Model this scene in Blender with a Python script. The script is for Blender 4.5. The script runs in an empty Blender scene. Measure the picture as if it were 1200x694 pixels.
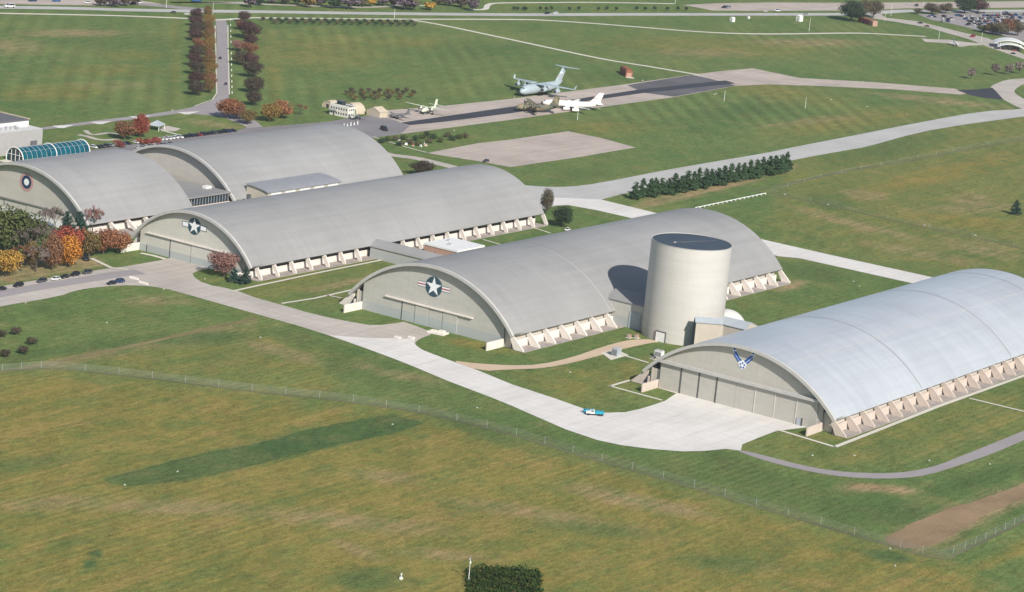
import bpy, bmesh, math, random
import numpy as np
from mathutils import Vector, Matrix
from mathutils.geometry import tessellate_polygon
R_ = math.radians
rnd = random.Random(7)
HAZE = 0.00004
C = bpy.context.scene.collection
S = bpy.context.scene

# ------------------------------------------------------------------ camera model (metres; X along the hangars, Y across, Z up)
FOC, PITCH, ROLL, YAW, HC = 3076.88853, 0.225920479, 0.0952767125, 0.596848624, 267.96858
CX, CY = 600.0, 347.0
cP, sP, cR, sR, cY, sY = math.cos(PITCH), math.sin(PITCH), math.cos(ROLL), math.sin(ROLL), math.cos(YAW), math.sin(YAW)

def G(px, py, z=0.0):
    """photo pixel -> point of the ground plane (height z)"""
    x, y = px - CX, py - CY
    X, Y = x*cR + y*sR, -x*sR + y*cR
    fw, up = FOC*cP - Y*sP, -FOC*sP - Y*cP
    t = (z - HC)/up
    return (t*(fw*cY + X*sY), t*(fw*sY - X*cY))

def PX(x, y, z):
    fw, rt, up = x*cY + y*sY, x*sY - y*cY, z - HC
    zz = fw*cP - up*sP
    yy = fw*sP + up*cP
    X, Y = rt/zz*FOC, -yy/zz*FOC
    return CX + X*cR - Y*sR, CY + X*sR + Y*cR

def mpp(x, y):
    return math.sqrt(x*x + y*y + HC*HC)/FOC

r0 = Vector((sY, -cY, 0)); up0 = Vector((sP*cY, sP*sY, cP)); fw0 = Vector((cP*cY, cP*sY, -sP))
right = r0*cR + up0*sR
upv = up0*cR - r0*sR
cam = bpy.data.cameras.new('camera'); co = bpy.data.objects.new('camera', cam); C.objects.link(co)
m = Matrix.Identity(4)
for i in range(3):
    m[i][0], m[i][1], m[i][2] = right[i], upv[i], -fw0[i]
m[0][3], m[1][3], m[2][3] = 0, 0, HC
co.matrix_world = m
cam.sensor_width = 36; cam.lens = FOC/1200*36; cam.clip_start = 5; cam.clip_end = 30000
S.camera = co

# ------------------------------------------------------------------ light
SUN_AZ, SUN_EL = 242.0, 34.0
w = bpy.data.worlds.new('World'); S.world = w; w.use_nodes = True
nt = w.node_tree; bg = nt.nodes['Background']
sky = nt.nodes.new('ShaderNodeTexSky'); sky.sky_type = 'NISHITA'; sky.sun_disc = False
sky.sun_elevation = R_(SUN_EL); sky.sun_rotation = R_(90 - SUN_AZ); sky.altitude = 250
nt.links.new(sky.outputs[0], bg.inputs[0]); bg.inputs[1].default_value = 0.085
sl = bpy.data.lights.new('sun', 'SUN'); so = bpy.data.objects.new('sun', sl); C.objects.link(so)
sl.energy = 4.4; sl.angle = R_(0.53); sl.color = (1.0, 0.945, 0.86)
sd = Vector((math.cos(R_(SUN_AZ))*math.cos(R_(SUN_EL)), math.sin(R_(SUN_AZ))*math.cos(R_(SUN_EL)), math.sin(R_(SUN_EL))))
so.rotation_euler = sd.to_track_quat('Z', 'Y').to_euler()
S.view_settings.view_transform = 'Standard'; S.view_settings.look = 'None'
S.view_settings.exposure = 0.34; S.view_settings.gamma = 1
S.cycles.max_bounces = 5; S.cycles.diffuse_bounces = 2; S.cycles.glossy_bounces = 2
S.cycles.transparent_max_bounces = 12; S.cycles.volume_bounces = 0; S.cycles.transmission_bounces = 2
S.cycles.caustics_reflective = False; S.cycles.caustics_refractive = False

# ------------------------------------------------------------------ helpers
def tag(o, label=None, cat=None, group=None, kind=None):
    if label: o['label'] = label
    if cat: o['category'] = cat
    if group: o['group'] = group
    if kind: o['kind'] = kind
    return o

def empty(name, loc=(0, 0, 0), rz=0.0, label=None, cat=None, group=None):
    o = bpy.data.objects.new(name, None); C.objects.link(o)
    o.location = loc; o.rotation_euler = (0, 0, rz); o.empty_display_size = 1
    return tag(o, label, cat, group)

def mesh(name, verts, faces, mat=None, parent=None, smooth=False, mi=None, mats=None):
    me = bpy.data.meshes.new(name)
    me.from_pydata([tuple(v) for v in verts], [], faces)
    for mm in (mats or ([mat] if mat else [])): me.materials.append(mm)
    if mi is not None: me.polygons.foreach_set('material_index', mi)
    if smooth: me.polygons.foreach_set('use_smooth', [True]*len(me.polygons))
    me.update()
    o = bpy.data.objects.new(name, me); C.objects.link(o)
    if parent is not None: o.parent = parent
    return o

class MB:
    """collects shapes, built as ONE mesh"""
    def __init__(s): s.v = []; s.f = []; s.m = []
    def add(s, vs, fs, m=0):
        n = len(s.v); s.v += [tuple(v) for v in vs]; s.f += [tuple(i+n for i in f) for f in fs]; s.m += [m]*len(fs); return s
    def box(s, x0, x1, y0, y1, z0, z1, m=0, rz=0, c=None):
        P = [(x, y, z) for z in (z0, z1) for x, y in ((x0, y0), (x1, y0), (x1, y1), (x0, y1))]
        if rz:
            cx, cy = c if c else ((x0+x1)/2, (y0+y1)/2); a, b = math.cos(rz), math.sin(rz)
            P = [(cx+(x-cx)*a-(y-cy)*b, cy+(x-cx)*b+(y-cy)*a, z) for x, y, z in P]
        return s.add(P, [(0, 3, 2, 1), (4, 5, 6, 7), (0, 1, 5, 4), (1, 2, 6, 5), (2, 3, 7, 6), (3, 0, 4, 7)], m)
    def tube(s, a, b, r1, r2=None, n=8, m=0, caps=True):
        r2 = r1 if r2 is None else r2
        a, b = Vector(a), Vector(b); d = (b-a)
        if d.length < 1e-6: return s
        q = d.to_track_quat('Z', 'Y'); vs = []
        for c_, r in ((a, r1), (b, r2)):
            for i in range(n):
                t = 2*math.pi*i/n; vs.append(c_ + q @ Vector((r*math.cos(t), r*math.sin(t), 0)))
        fs = [(i, (i+1) % n, n+(i+1) % n, n+i) for i in range(n)]
        if caps: fs += [tuple(range(n-1, -1, -1)), tuple(range(n, 2*n))]
        return s.add(vs, fs, m)
    def prism(s, poly, a, b, axis='x', m=0):
        """extrude a 2-D polygon along an axis from a to b"""
        f = {'x': lambda t, p: (t, p[0], p[1]), 'y': lambda t, p: (p[0], t, p[1]), 'z': lambda t, p: (p[0], p[1], t)}[axis]
        n = len(poly); vs = [f(a, p) for p in poly] + [f(b, p) for p in poly]
        fs = [(i, (i+1) % n, n+(i+1) % n, n+i) for i in range(n)] + [tuple(range(n-1, -1, -1)), tuple(range(n, 2*n))]
        return s.add(vs, fs, m)
    def loft(s, rings, m=0, caps=True):
        n = len(rings[0]); vs = [p for r in rings for p in r]; fs = []
        for k in range(len(rings)-1):
            for i in range(n):
                j = (i+1) % n; fs.append((k*n+i, k*n+j, (k+1)*n+j, (k+1)*n+i))
        if caps: fs += [tuple(range(n-1, -1, -1)), tuple((len(rings)-1)*n+i for i in range(n))]
        return s.add(vs, fs, m)
    def build(s, name, mats, parent=None, smooth=False):
        if not isinstance(mats, (list, tuple)): mats = [mats]
        o = mesh(name, s.v, s.f, parent=parent, mats=mats, mi=s.m, smooth=smooth)
        bm = bmesh.new(); bm.from_mesh(o.data); bmesh.ops.recalc_face_normals(bm, faces=bm.faces); bm.to_mesh(o.data); bm.free()
        return o

def smooth_by_angle(o, ang=35):
    me = o.data
    me.polygons.foreach_set('use_smooth', [True]*len(me.polygons))
    bm = bmesh.new(); bm.from_mesh(me)
    for e in bm.edges:
        if len(e.link_faces) == 2 and e.calc_face_angle(0) > R_(ang): e.smooth = False
    bm.to_mesh(me); bm.free()
    return o

# ------------------------------------------------------------------ materials
def newmat(name):
    m = bpy.data.materials.new(name); m.use_nodes = True
    n = m.node_tree; b = n.nodes['Principled BSDF']
    return m, n, b
def N(nt, t, **k):
    n = nt.nodes.new(t)
    for a, v in k.items():
        if a.startswith('_'): setattr(n, a[1:], v)
        else: n.inputs[a].default_value = v
    return n
def L(nt, a, b): nt.links.new(a, b)
def coords(nt, scale=(1, 1, 1), world=True, rz=0.0):
    if world: src = N(nt, 'ShaderNodeNewGeometry').outputs['Position']
    else: src = N(nt, 'ShaderNodeTexCoord').outputs['Object']
    mp = N(nt, 'ShaderNodeMapping'); mp.inputs['Scale'].default_value = scale; mp.inputs['Rotation'].default_value = (0, 0, rz)
    if rz:
        mp0 = N(nt, 'ShaderNodeMapping'); mp0.inputs['Rotation'].default_value = (0, 0, rz); mp.inputs['Rotation'].default_value = (0, 0, 0)
        L(nt, src, mp0.inputs[0]); src = mp0.outputs[0]
    L(nt, src, mp.inputs[0]); return mp.outputs[0]
def noise(nt, vec, scale, detail=4, rough=.55):
    n = N(nt, 'ShaderNodeTexNoise', Scale=scale, Detail=detail, Roughness=rough); L(nt, vec, n.inputs['Vector']); return n.outputs['Fac']
def remap(nt, v, a, b, c, d):
    n = N(nt, 'ShaderNodeMapRange'); n.inputs[1].default_value = a; n.inputs[2].default_value = b; n.inputs[3].default_value = c; n.inputs[4].default_value = d
    L(nt, v, n.inputs[0]); return n.outputs[0]
def mth(nt, op, a, b=None):
    n = N(nt, 'ShaderNodeMath', _operation=op)
    for i, v in enumerate((a, b)):
        if v is None: continue
        if isinstance(v, (int, float)): n.inputs[i].default_value = v
        else: L(nt, v, n.inputs[i])
    return n.outputs[0]
def mixc(nt, f, a, b, mode='MIX'):
    n = N(nt, 'ShaderNodeMix', _data_type='RGBA', _blend_type=mode)
    for i, v in ((0, f), (6, a), (7, b)):
        if isinstance(v, (int, float)): n.inputs[i].default_value = v
        elif isinstance(v, tuple): n.inputs[i].default_value = (v[0], v[1], v[2], 1)
        else: L(nt, v, n.inputs[i])
    return n.outputs[2]
def plain(name, col, rough=.7, metal=0., var=.12, vscale=.35, spec=.3, world=False, bump=0., dirt=None):
    m, n, b = newmat(name)
    v = coords(n, world=world); f = noise(n, v, vscale, 5)
    d = tuple(c*(1-var) for c in col); e = tuple(min(1, c*(1+var)) for c in col)
    out = mixc(n, remap(n, f, .3, .7, 0, 1), d, e)
    if dirt:
        f2 = noise(n, coords(n, (1, 1, .25), world=world), vscale*2.3, 6, .7)
        out = mixc(n, remap(n, f2, .5, .8, 0, dirt[1]), out, dirt[0])
    L(n, out, b.inputs['Base Color'])
    b.inputs['Roughness'].default_value = rough; b.inputs['Metallic'].default_value = metal
    b.inputs['Specular IOR Level'].default_value = spec
    if bump:
        bp = N(n, 'ShaderNodeBump', Strength=bump, Distance=.05); L(n, noise(n, v, vscale*12, 3), bp.inputs['Height']); L(n, bp.outputs[0], b.inputs['Normal'])
    return m

def seams(nt, period, width, axis, world=True, off=0.0):
    """0..1 mask of thin lines every `period` metres along an axis of object or world space"""
    sep = N(nt, 'ShaderNodeSeparateXYZ'); L(nt, coords(nt, world=world), sep.inputs[0])
    a = mth(nt, 'ADD', sep.outputs[axis], off + 5000.0)
    a = mth(nt, 'MODULO', a, period)
    a = mth(nt, 'SUBTRACT', a, period/2); a = mth(nt, 'ABSOLUTE', a)
    return mth(nt, 'GREATER_THAN', a, period/2 - width/2)

def roofmat(name, col, rough, metal, bay, dark=.82, streak=.10, spec=.3):
    m, n, b = newmat(name)
    big = noise(n, coords(n, (1, 1, 1)), .02, 4)
    st = noise(n, coords(n, (.012, .35, .35)), 1.0, 5, .65)      # runs lengthwise
    st2 = noise(n, coords(n, (.45, .03, .03)), 1.0, 4, .6)       # runs over the arch
    k = mth(n, 'ADD', remap(n, big, .3, .7, -streak, streak), remap(n, st, .3, .7, -streak*.6, streak*.6))
    k = mth(n, 'ADD', k, remap(n, st2, .3, .7, -streak*.35, streak*.35)); k = mth(n, 'ADD', k, 1.0)
    base = mixc(n, 1.0, col, k, 'MULTIPLY')
    s1 = seams(n, bay, .22, 0); s2 = mth(n, 'MULTIPLY', s1, (1-dark)*.7)
    base = mixc(n, s2, base, tuple(c*.35 for c in col))
    base = mixc(n, remap(n, noise(n, coords(n, (.25, .05, .05)), 1.0, 6, .75), .54, .8, 0, .30), base, tuple(c*.62 for c in col))
    L(n, base, b.inputs['Base Color'])
    rr = remap(n, st2, .2, .8, rough-.08, rough+.08); L(n, rr, b.inputs['Roughness'])
    b.inputs['Metallic'].default_value = metal; b.inputs['Specular IOR Level'].default_value = spec
    return m

def ribbed(name, col, period=.6, axis=1, band=None, var=.06):
    """profiled metal wall: upright ribs, panel joints"""
    m, n, b = newmat(name)
    f = noise(n, coords(n, (.12, .12, .5)), 1.0, 5, .6)
    c_ = mixc(n, remap(n, f, .3, .7, 0, 1), tuple(c*(1-var) for c in col), tuple(c*(1+var) for c in col))
    ln = seams(n, period*5, .10, axis); c_ = mixc(n, mth(n, 'MULTIPLY', ln, .28), c_, tuple(c*.5 for c in col))
    stn = noise(n, coords(n, (.9, .9, .06)), 1.0, 5, .7); c_ = mixc(n, remap(n, stn, .55, .8, 0, .35), c_, tuple(c*.6 for c in col))
    if band:
        sep = N(n, 'ShaderNodeSeparateXYZ'); L(n, coords(n), sep.inputs[0])
        c_ = mixc(n, mth(n, 'LESS_THAN', sep.outputs[2], band[0]), c_, band[1])
    L(n, c_, b.inputs['Base Color']); b.inputs['Roughness'].default_value = .6; b.inputs['Specular IOR Level'].default_value = .3
    return m

M = {}
M['roof_grey'] = roofmat('roof_grey', (.298, .296, .292), .62, 0, 11.9)
M['roof_grey2'] = roofmat('roof_grey2', (.30, .298, .295), .62, 0, 11.9, dark=.9)
M['roof_metal'] = roofmat('roof_metal', (.655, .685, .71), .46, .45, 5.95, dark=.9, streak=.08, spec=.5)
M['annex_roof'] = plain('annex_roof', (.27, .28, .30), var=.08)
M['seam_light'] = plain('seam_light', (.45, .45, .45), var=.03)
M['seam_dark'] = plain('seam_dark', (.30, .30, .32), var=.03)
M['rim'] = plain('rim', (.47, .46, .44), var=.06)
M['soffit'] = plain('soffit', (.22, .22, .21), var=.05)
M['wall3'] = ribbed('wall3', (.47, .46, .42), band=(4.2, (.40, .42, .415)))
M['wall4'] = ribbed('wall4', (.47, .45, .40))
M['wall2'] = ribbed('wall2', (.55, .54, .48), band=(3.4, (.40, .43, .42)))
M['wall0'] = ribbed('wall0', (.50, .47, .42))
M['door2'] = ribbed('door2', (.55, .54, .48), band=(3.4, (.40, .43, .42)), period=1.2)
M['door3'] = ribbed('door3', (.46, .45, .40), band=(4.2, (.39, .42, .41)), period=1.2)
M['door4'] = ribbed('door4', (.455, .435, .39), period=1.0)
M['side_wall'] = ribbed('side_wall', (.55, .51, .45), axis=0, period=.8)
M['side_louver'] = plain('side_louver', (.16, .155, .15), var=.1)
M['white_conc'] = plain('white_conc', (.74, .68, .62), rough=.8, var=.07, vscale=.5, dirt=((.45, .40, .35), .5), world=True)
M['pink_conc'] = plain('pink_conc', (.58, .495, .435), rough=.8, var=.07, vscale=.5, dirt=((.42, .37, .32), .45), world=True)
M['slab'] = plain('slab', (.36, .32, .29), rough=.9, var=.18, vscale=.25, world=True)
M['silo'] = None
M['dark'] = plain('dark', (.05, .05, .055), var=.1)
M['gap'] = plain('gap', (.10, .10, .10), var=.1)
M['glass_teal'] = plain('glass_teal', (.004, .085, .12), rough=.25, spec=.35, var=.35, vscale=.3)
M['glass_dark'] = plain('glass_dark', (.02, .035, .05), rough=.08, spec=.7, var=.3, vscale=.3)
M['white_paint'] = plain('white_paint', (.78, .78, .76), rough=.45, var=.04)
M['cream'] = plain('cream', (.52, .45, .34), rough=.8, var=.06)
M['cream_wall'] = plain('cream_wall', (.70, .67, .60), rough=.7, var=.04)
M['brick'] = plain('brick', (.42, .26, .20), rough=.9, var=.15, vscale=1.2)
M['brick_red'] = plain('brick_red', (.28, .09, .08), rough=.9, var=.15, vscale=1.2)
M['flat_roof'] = plain('flat_roof', (.58, .58, .57), rough=.8, var=.1, vscale=.2)
M['grey_wall'] = plain('grey_wall', (.40, .39, .38), rough=.8, var=.06)
M['roof_dark'] = plain('roof_dark', (.13, .13, .14), rough=.8, var=.15)
M['bluegrey_roof'] = plain('bluegrey_roof', (.38, .42, .45), rough=.5, var=.08)
M['tan_wall'] = plain('tan_wall', (.50, .45, .38), rough=.7, var=.05)
M['navy'] = plain('navy', (.016, .045, .10), rough=.5, var=.05)
M['dgreen'] = plain('dgreen', (.035, .075, .10), rough=.5, var=.05)
M['marker_white'] = plain('marker_white', (.40, .40, .36), rough=.7, var=.1)
M['dome_white'] = plain('dome_white', (.62, .61, .58), rough=.6, var=.05)
M['rail_dull'] = plain('rail_dull', (.20, .21, .16), var=.1)
M['white_sign'] = plain('white_sign', (.80, .82, .84), rough=.5, var=.02)
M['red_sign'] = plain('red_sign', (.45, .12, .13), rough=.5, var=.05)
M['pink_sign'] = plain('pink_sign', (.48, .28, .27), rough=.6, var=.06)
M['blue_sign'] = plain('blue_sign', (.020, .10, .36), rough=.5, var=.05)
M['steel'] = plain('steel', (.45, .46, .47), rough=.45, var=.08)
M['bark'] = plain('bark', (.10, .085, .07), rough=.95, var=.25, vscale=2)
M['rust'] = plain('rust', (.27, .10, .06), rough=.8, var=.2, vscale=.5)
M['tyre'] = plain('tyre', (.02, .02, .02), rough=.9, var=.1)
M['car_glass'] = plain('car_glass', (.015, .02, .025), rough=.08, spec=.7, var=.1)
M['rubber'] = M['tyre']

def silomat():
    m, n, b = newmat('silo_cladding')
    f = noise(n, coords(n, (.05, .05, .5)), 1.0, 5, .6)
    c_ = mixc(n, remap(n, f, .3, .7, 0, 1), (.51, .49, .455), (.565, .545, .51))
    c_ = mixc(n, mth(n, 'MULTIPLY', seams(n, 2.05, .14, 2), .14), c_, (.36, .35, .30))
    st = noise(n, coords(n, (.6, .6, .03)), 1.0, 5, .7); c_ = mixc(n, remap(n, st, .52, .8, 0, .3), c_, (.44, .43, .38))
    L(n, c_, b.inputs['Base Color']); b.inputs['Roughness'].default_value = .55; b.inputs['Specular IOR Level'].default_value = .35
    return m
M['silo'] = silomat()

def pavement(name, col, slab=6.0, joint=.35, var=.10, rz=0.0, stain=.25, crack=0.0):
    m, n, b = newmat(name)
    v = coords(n, rz=rz)
    a = noise(n, v, .03, 5, .6); bb = noise(n, v, .6, 5, .7)
    c_ = mixc(n, remap(n, a, .3, .7, 0, 1), tuple(c*(1-var) for c in col), tuple(c*(1+var) for c in col))
    c_ = mixc(n, remap(n, bb, .3, .7, 0, .35), c_, tuple(c*(1-var*1.6) for c in col))
    st = noise(n, coords(n, (.02, .22, 1), rz=rz), 1.0, 6, .7)
    c_ = mixc(n, remap(n, st, .5, .75, 0, stain), c_, tuple(c*.62 for c in col))
    if slab:
        br = N(n, 'ShaderNodeTexBrick', Scale=1.0); br.offset = 0
        br.inputs['Color1'].default_value = (.5, .5, .5, 1); br.inputs['Color2'].default_value = (.62, .62, .62, 1); br.inputs['Mortar'].default_value = (0, 0, 0, 1)
        br.inputs['Mortar Size'].default_value = .12; br.inputs['Brick Width'].default_value = slab; br.inputs['Row Height'].default_value = slab; br.inputs['Bias'].default_value = 0
        L(n, v, br.inputs['Vector'])
        k = N(n, 'ShaderNodeSeparateColor'); L(n, br.outputs[0], k.inputs[0])
        c_ = mixc(n, 1.0, c_, remap(n, k.outputs[0], 0, .62, 1-joint, 1.03), 'MULTIPLY')
    L(n, c_, b.inputs['Base Color']); b.inputs['Roughness'].default_value = .88; b.inputs['Specular IOR Level'].default_value = .2
    return m
M['conc_new'] = pavement('conc_new', (.70, .67, .63), joint=.17, var=.10, stain=.42)
M['conc_old'] = pavement('conc_old', (.50, .45, .40), joint=.26, var=.15, stain=.4)
M['conc_pink'] = pavement('conc_pink', (.50, .425, .37), joint=.3, var=.16, stain=.7)
M['conc_grey'] = pavement('conc_grey', (.48, .47, .45), joint=.18, var=.1)
M['asphalt'] = pavement('asphalt', (.24, .225, .23), slab=0, var=.14, stain=.3)
M['asphalt_dark'] = pavement('asphalt_dark', (.052, .055, .068), slab=0, var=.18, stain=.3)
M['asphalt_mid'] = pavement('asphalt_mid', (.135, .13, .14), slab=0, var=.25, stain=.6)
M['asphalt_road'] = pavement('asphalt_road', (.33, .30, .30), slab=0, var=.1, stain=.3)
M['tan_gravel'] = pavement('tan_gravel', (.60, .46, .33), slab=0, var=.1, stain=.2)
M['gravel'] = pavement('gravel', (.26, .25, .20), slab=0, var=.25, stain=.4)
M['gravel_dull'] = pavement('gravel_dull', (.155, .16, .085), slab=0, var=.3, stain=.4)
M['sidewalk'] = pavement('sidewalk', (.66, .62, .53), slab=2.0, joint=.12, var=.06, stain=.15)
M['soil_path'] = pavement('soil_path', (.225, .19, .085), slab=0, var=.3, stain=.5)
M['dirt'] = pavement('dirt', (.31, .215, .125), slab=0, var=.34, stain=.4)

# ------------------------------------------------------------------ ground with painted mask of grass kinds
def grassmat(name='grass', dark=False):
    m, n, b = newmat(name)
    at = N(n, 'ShaderNodeAttribute', _attribute_name='tint')
    sp = N(n, 'ShaderNodeSeparateColor'); L(n, at.outputs['Color'], sp.inputs[0])
    w1 = coords(n)
    sepX = N(n, 'ShaderNodeSeparateXYZ'); L(n, w1, sepX.inputs[0])
    # mowing runs along the hangars (x) in front, along the drive (diagonal) behind
    st = noise(n, coords(n, (.010, .28, 1)), 1.0, 6, .62)
    st2 = noise(n, coords(n, (.02, .10, 1), rz=R_(-41.8)), 1.0, 5, .6)
    st3 = noise(n, coords(n, (.35, .03, 1), rz=R_(-32)), 1.0, 5, .65)
    bigp = noise(n, w1, .012, 5, .62); mid = noise(n, w1, .07, 6, .68); fine = noise(n, w1, .9, 4, .75)
    vf = noise(n, w1, 1.5, 3, .85)
    def jit(v, k=.55):
        j = mth(n, 'ADD', remap(n, mid, .3, .7, -k, k), remap(n, st, .3, .7, -k*.7, k*.7))
        return mth(n, 'ADD', v, mth(n, 'MULTIPLY', j, mth(n, 'ADD', mth(n, 'MULTIPLY', v, .9), .12)))
    cl = lambda v: N1(v)
    def N1(v):
        c = N(n, 'ShaderNodeClamp'); L(n, v, c.inputs[0]); return c.outputs[0]
    green = mixc(n, remap(n, bigp, .35, .65, 0, 1), (.096, .160, .050), (.146, .190, .060))
    green = mixc(n, remap(n, mid, .5, .75, 0, .45), green, (.235, .215, .075))
    green = mixc(n, remap(n, mid, .45, .25, 0, .45), green, (.070, .120, .042))
    olive = mixc(n, remap(n, mth(n, 'ADD', mth(n, 'MULTIPLY', st, .55), mth(n, 'MULTIPLY', mid, .45)), .36, .64, 0, 1), (.196, .180, .045), (.258, .208, .060))
    olive = mixc(n, remap(n, noise(n, coords(n, (.03, .08, 1)), 1.0, 6, .7), .5, .72, 0, .8), olive, (.310, .212, .080))
    olive = mixc(n, remap(n, noise(n, coords(n, (.02, .05, 1), rz=R_(-20)), 1.0, 6, .68), .48, .72, 0, .65), olive, (.140, .152, .038))
    c_ = mixc(n, N1(jit(sp.outputs[0])), green, olive)
    lush = mixc(n, remap(n, mid, .3, .7, 0, 1), (.062, .112, .038), (.088, .130, .044))
    c_ = mixc(n, N1(jit(sp.outputs[1], .35)), c_, lush)
    dirt = mixc(n, remap(n, st, .3, .7, 0, 1), (.31, .20, .115), (.44, .30, .18))
    c_ = mixc(n, N1(jit(sp.outputs[2], .6)), c_, dirt)
    k = mth(n, 'ADD', remap(n, st, .3, .7, -.045, .045), remap(n, st2, .3, .7, -.10, .10))
    fa = noise(n, coords(n, (.22, .5, 1)), 1.0, 6, .78)
    k = mth(n, 'ADD', k, remap(n, fine, .3, .7, -.24, .24)); k = mth(n, 'ADD', k, remap(n, vf, .3, .7, -.34, .34)); k = mth(n, 'ADD', k, remap(n, fa, .3, .7, -.36, .36)); k = mth(n, 'ADD', k, 1.0)
    def stripes(rz, period, amp, masksc, off):
        sp_ = N(n, 'ShaderNodeSeparateXYZ'); L(n, coords(n, (1, 1, 1), rz=rz), sp_.inputs[0])
        y = mth(n, 'ADD', sp_.outputs[1], mth(n, 'MULTIPLY', noise(n, coords(n, (.01, .01, 1)), 1.0, 2), off))
        sn = mth(n, 'SINE', mth(n, 'MULTIPLY', y, 6.283/period))
        mk_ = remap(n, noise(n, coords(n, (masksc, masksc, 1)), 1.0, 3), .42, .62, 0, amp)
        return mth(n, 'MULTIPLY', sn, mk_)
    k = mth(n, 'ADD', k, stripes(0.0, 3.6, .07, .006, 6)); k = mth(n, 'ADD', k, mth(n, 'MULTIPLY', stripes(R_(-41.8), 13.0, .12, .003, 4), remap(n, mth(n, 'ADD', sepX.outputs[0], sepX.outputs[1]), 2150, 2300, 0, 1)))
    k = mth(n, 'ADD', k, stripes(R_(-15), 9.0, .05, .004, 30))
    c_ = mixc(n, 1.0, c_, k, 'MULTIPLY')
    if dark: c_ = mixc(n, 1.0, c_, (.72, .75, .80), 'MULTIPLY')
    L(n, c_, b.inputs['Base Color']); b.inputs['Roughness'].default_value = .95; b.inputs['Specular IOR Level'].default_value = .08
    bp = N(n, 'ShaderNodeBump', Strength=.5, Distance=.5); L(n, fine, bp.inputs['Height']); L(n, bp.outputs[0], b.inputs['Normal'])
    return m
M['grass'] = grassmat(); M['grass_dark'] = grassmat('grass_dark', True)

def ground():
    xs = np.concatenate([[-9000, -4000, -1500, -400, 0, 250, 400], np.arange(480, 900, 2.5), np.arange(900, 1300, 4.0), np.arange(1300, 2760, 8.0), [2900, 3300, 4200, 6000, 9000, 14000]])
    ys = np.concatenate([[-9000, -4000, -1500, -400, 0, 150], np.arange(240, 640, 2.5), np.arange(640, 800, 4.0), np.arange(800, 1700, 7.0), [1750, 2000, 2600, 4000, 7000, 12000]])
    Xg, Yg = np.meshgrid(xs, ys, indexing='ij'); nx, ny = Xg.shape
    X, Y = Xg.ravel(), Yg.ravel()
    v = np.zeros((len(X), 3), np.float32); v[:, 0] = X; v[:, 1] = Y
    i = np.arange(nx*ny).reshape(nx, ny)
    f = np.stack([i[:-1, :-1], i[1:, :-1], i[1:, 1:], i[:-1, 1:]], -1).reshape(-1, 4)
    me = bpy.data.meshes.new('ground'); me.vertices.add(len(v)); me.vertices.foreach_set('co', v.ravel())
    me.loops.add(f.size); me.loops.foreach_set('vertex_index', f.ravel().astype(np.int32))
    me.polygons.add(len(f)); me.polygons.foreach_set('loop_start', np.arange(0, f.size, 4, dtype=np.int32)); me.polygons.foreach_set('loop_total', np.full(len(f), 4, np.int32))
    me.update()
    # grass kinds, laid out in the field by where the photograph shows them on the ground
    fw = X*cY + Y*sY; rt = X*sY - Y*cY; zz = np.maximum(fw*cP + HC*sP, 1); yy = fw*sP - HC*cP
    a, b = rt/zz*FOC, -yy/zz*FOC
    px = CX + a*cR - b*sR; py = CY + a*sR + b*cR
    col = np.zeros((len(X), 4), np.float32); col[:, 3] = 1
    def inside(poly, soft):
        # signed distance to polygon in pixels
        P = np.array(poly, float); n = len(P); d = np.full(len(px), 1e9); ins = np.zeros(len(px), bool)
        for k in range(n):
            p, q = P[k], P[(k+1) % n]; e = q-p
            t = np.clip(((px-p[0])*e[0]+(py-p[1])*e[1])/(e@e), 0, 1)
            d = np.minimum(d, np.hypot(px-p[0]-t*e[0], py-p[1]-t*e[1]))
            c = ((p[1] > py) != (q[1] > py)) & (px < (q[0]-p[0])*(py-p[1])/((q[1]-p[1]) if q[1] != p[1] else 1e-9)+p[0])
            ins ^= c
        s = np.where(ins, d, -d)
        return np.clip(s/soft*.5+.5, 0, 1)
    def paint(ch, amt, m):
        for k in range(3):
            if k == ch: col[:, k] = np.maximum(col[:, k]*(1-m)+amt*m, col[:, k]*.4)
            else: col[:, k] *= 1-m*min(1, amt)
    def blob(ch, amt, cx, cy, rx, ry, ang=0, soft=.5):
        c_, s_ = math.cos(R_(ang)), math.sin(R_(ang)); dx, dy = px-cx, py-cy
        u = (dx*c_+dy*s_)/rx; vv = (-dx*s_+dy*c_)/ry; r = np.hypot(u, vv)
        m = np.clip((1+soft-r)/(2*soft), 0, 1); m = m*m*(3-2*m)
        paint(ch, amt, m)
    for z in POLYS: paint(z[0], z[1], inside(z[3], z[2]))
    for z in BLOBS: blob(*z)
    at = me.color_attributes.new('tint', 'FLOAT_COLOR', 'POINT'); at.data.foreach_set('color', col.ravel())
    me.materials.append(M['grass'])
    o = bpy.data.objects.new('ground', me); C.objects.link(o); tag(o, 'mown grass fields round the hangars', kind='structure')
    return o

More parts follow.
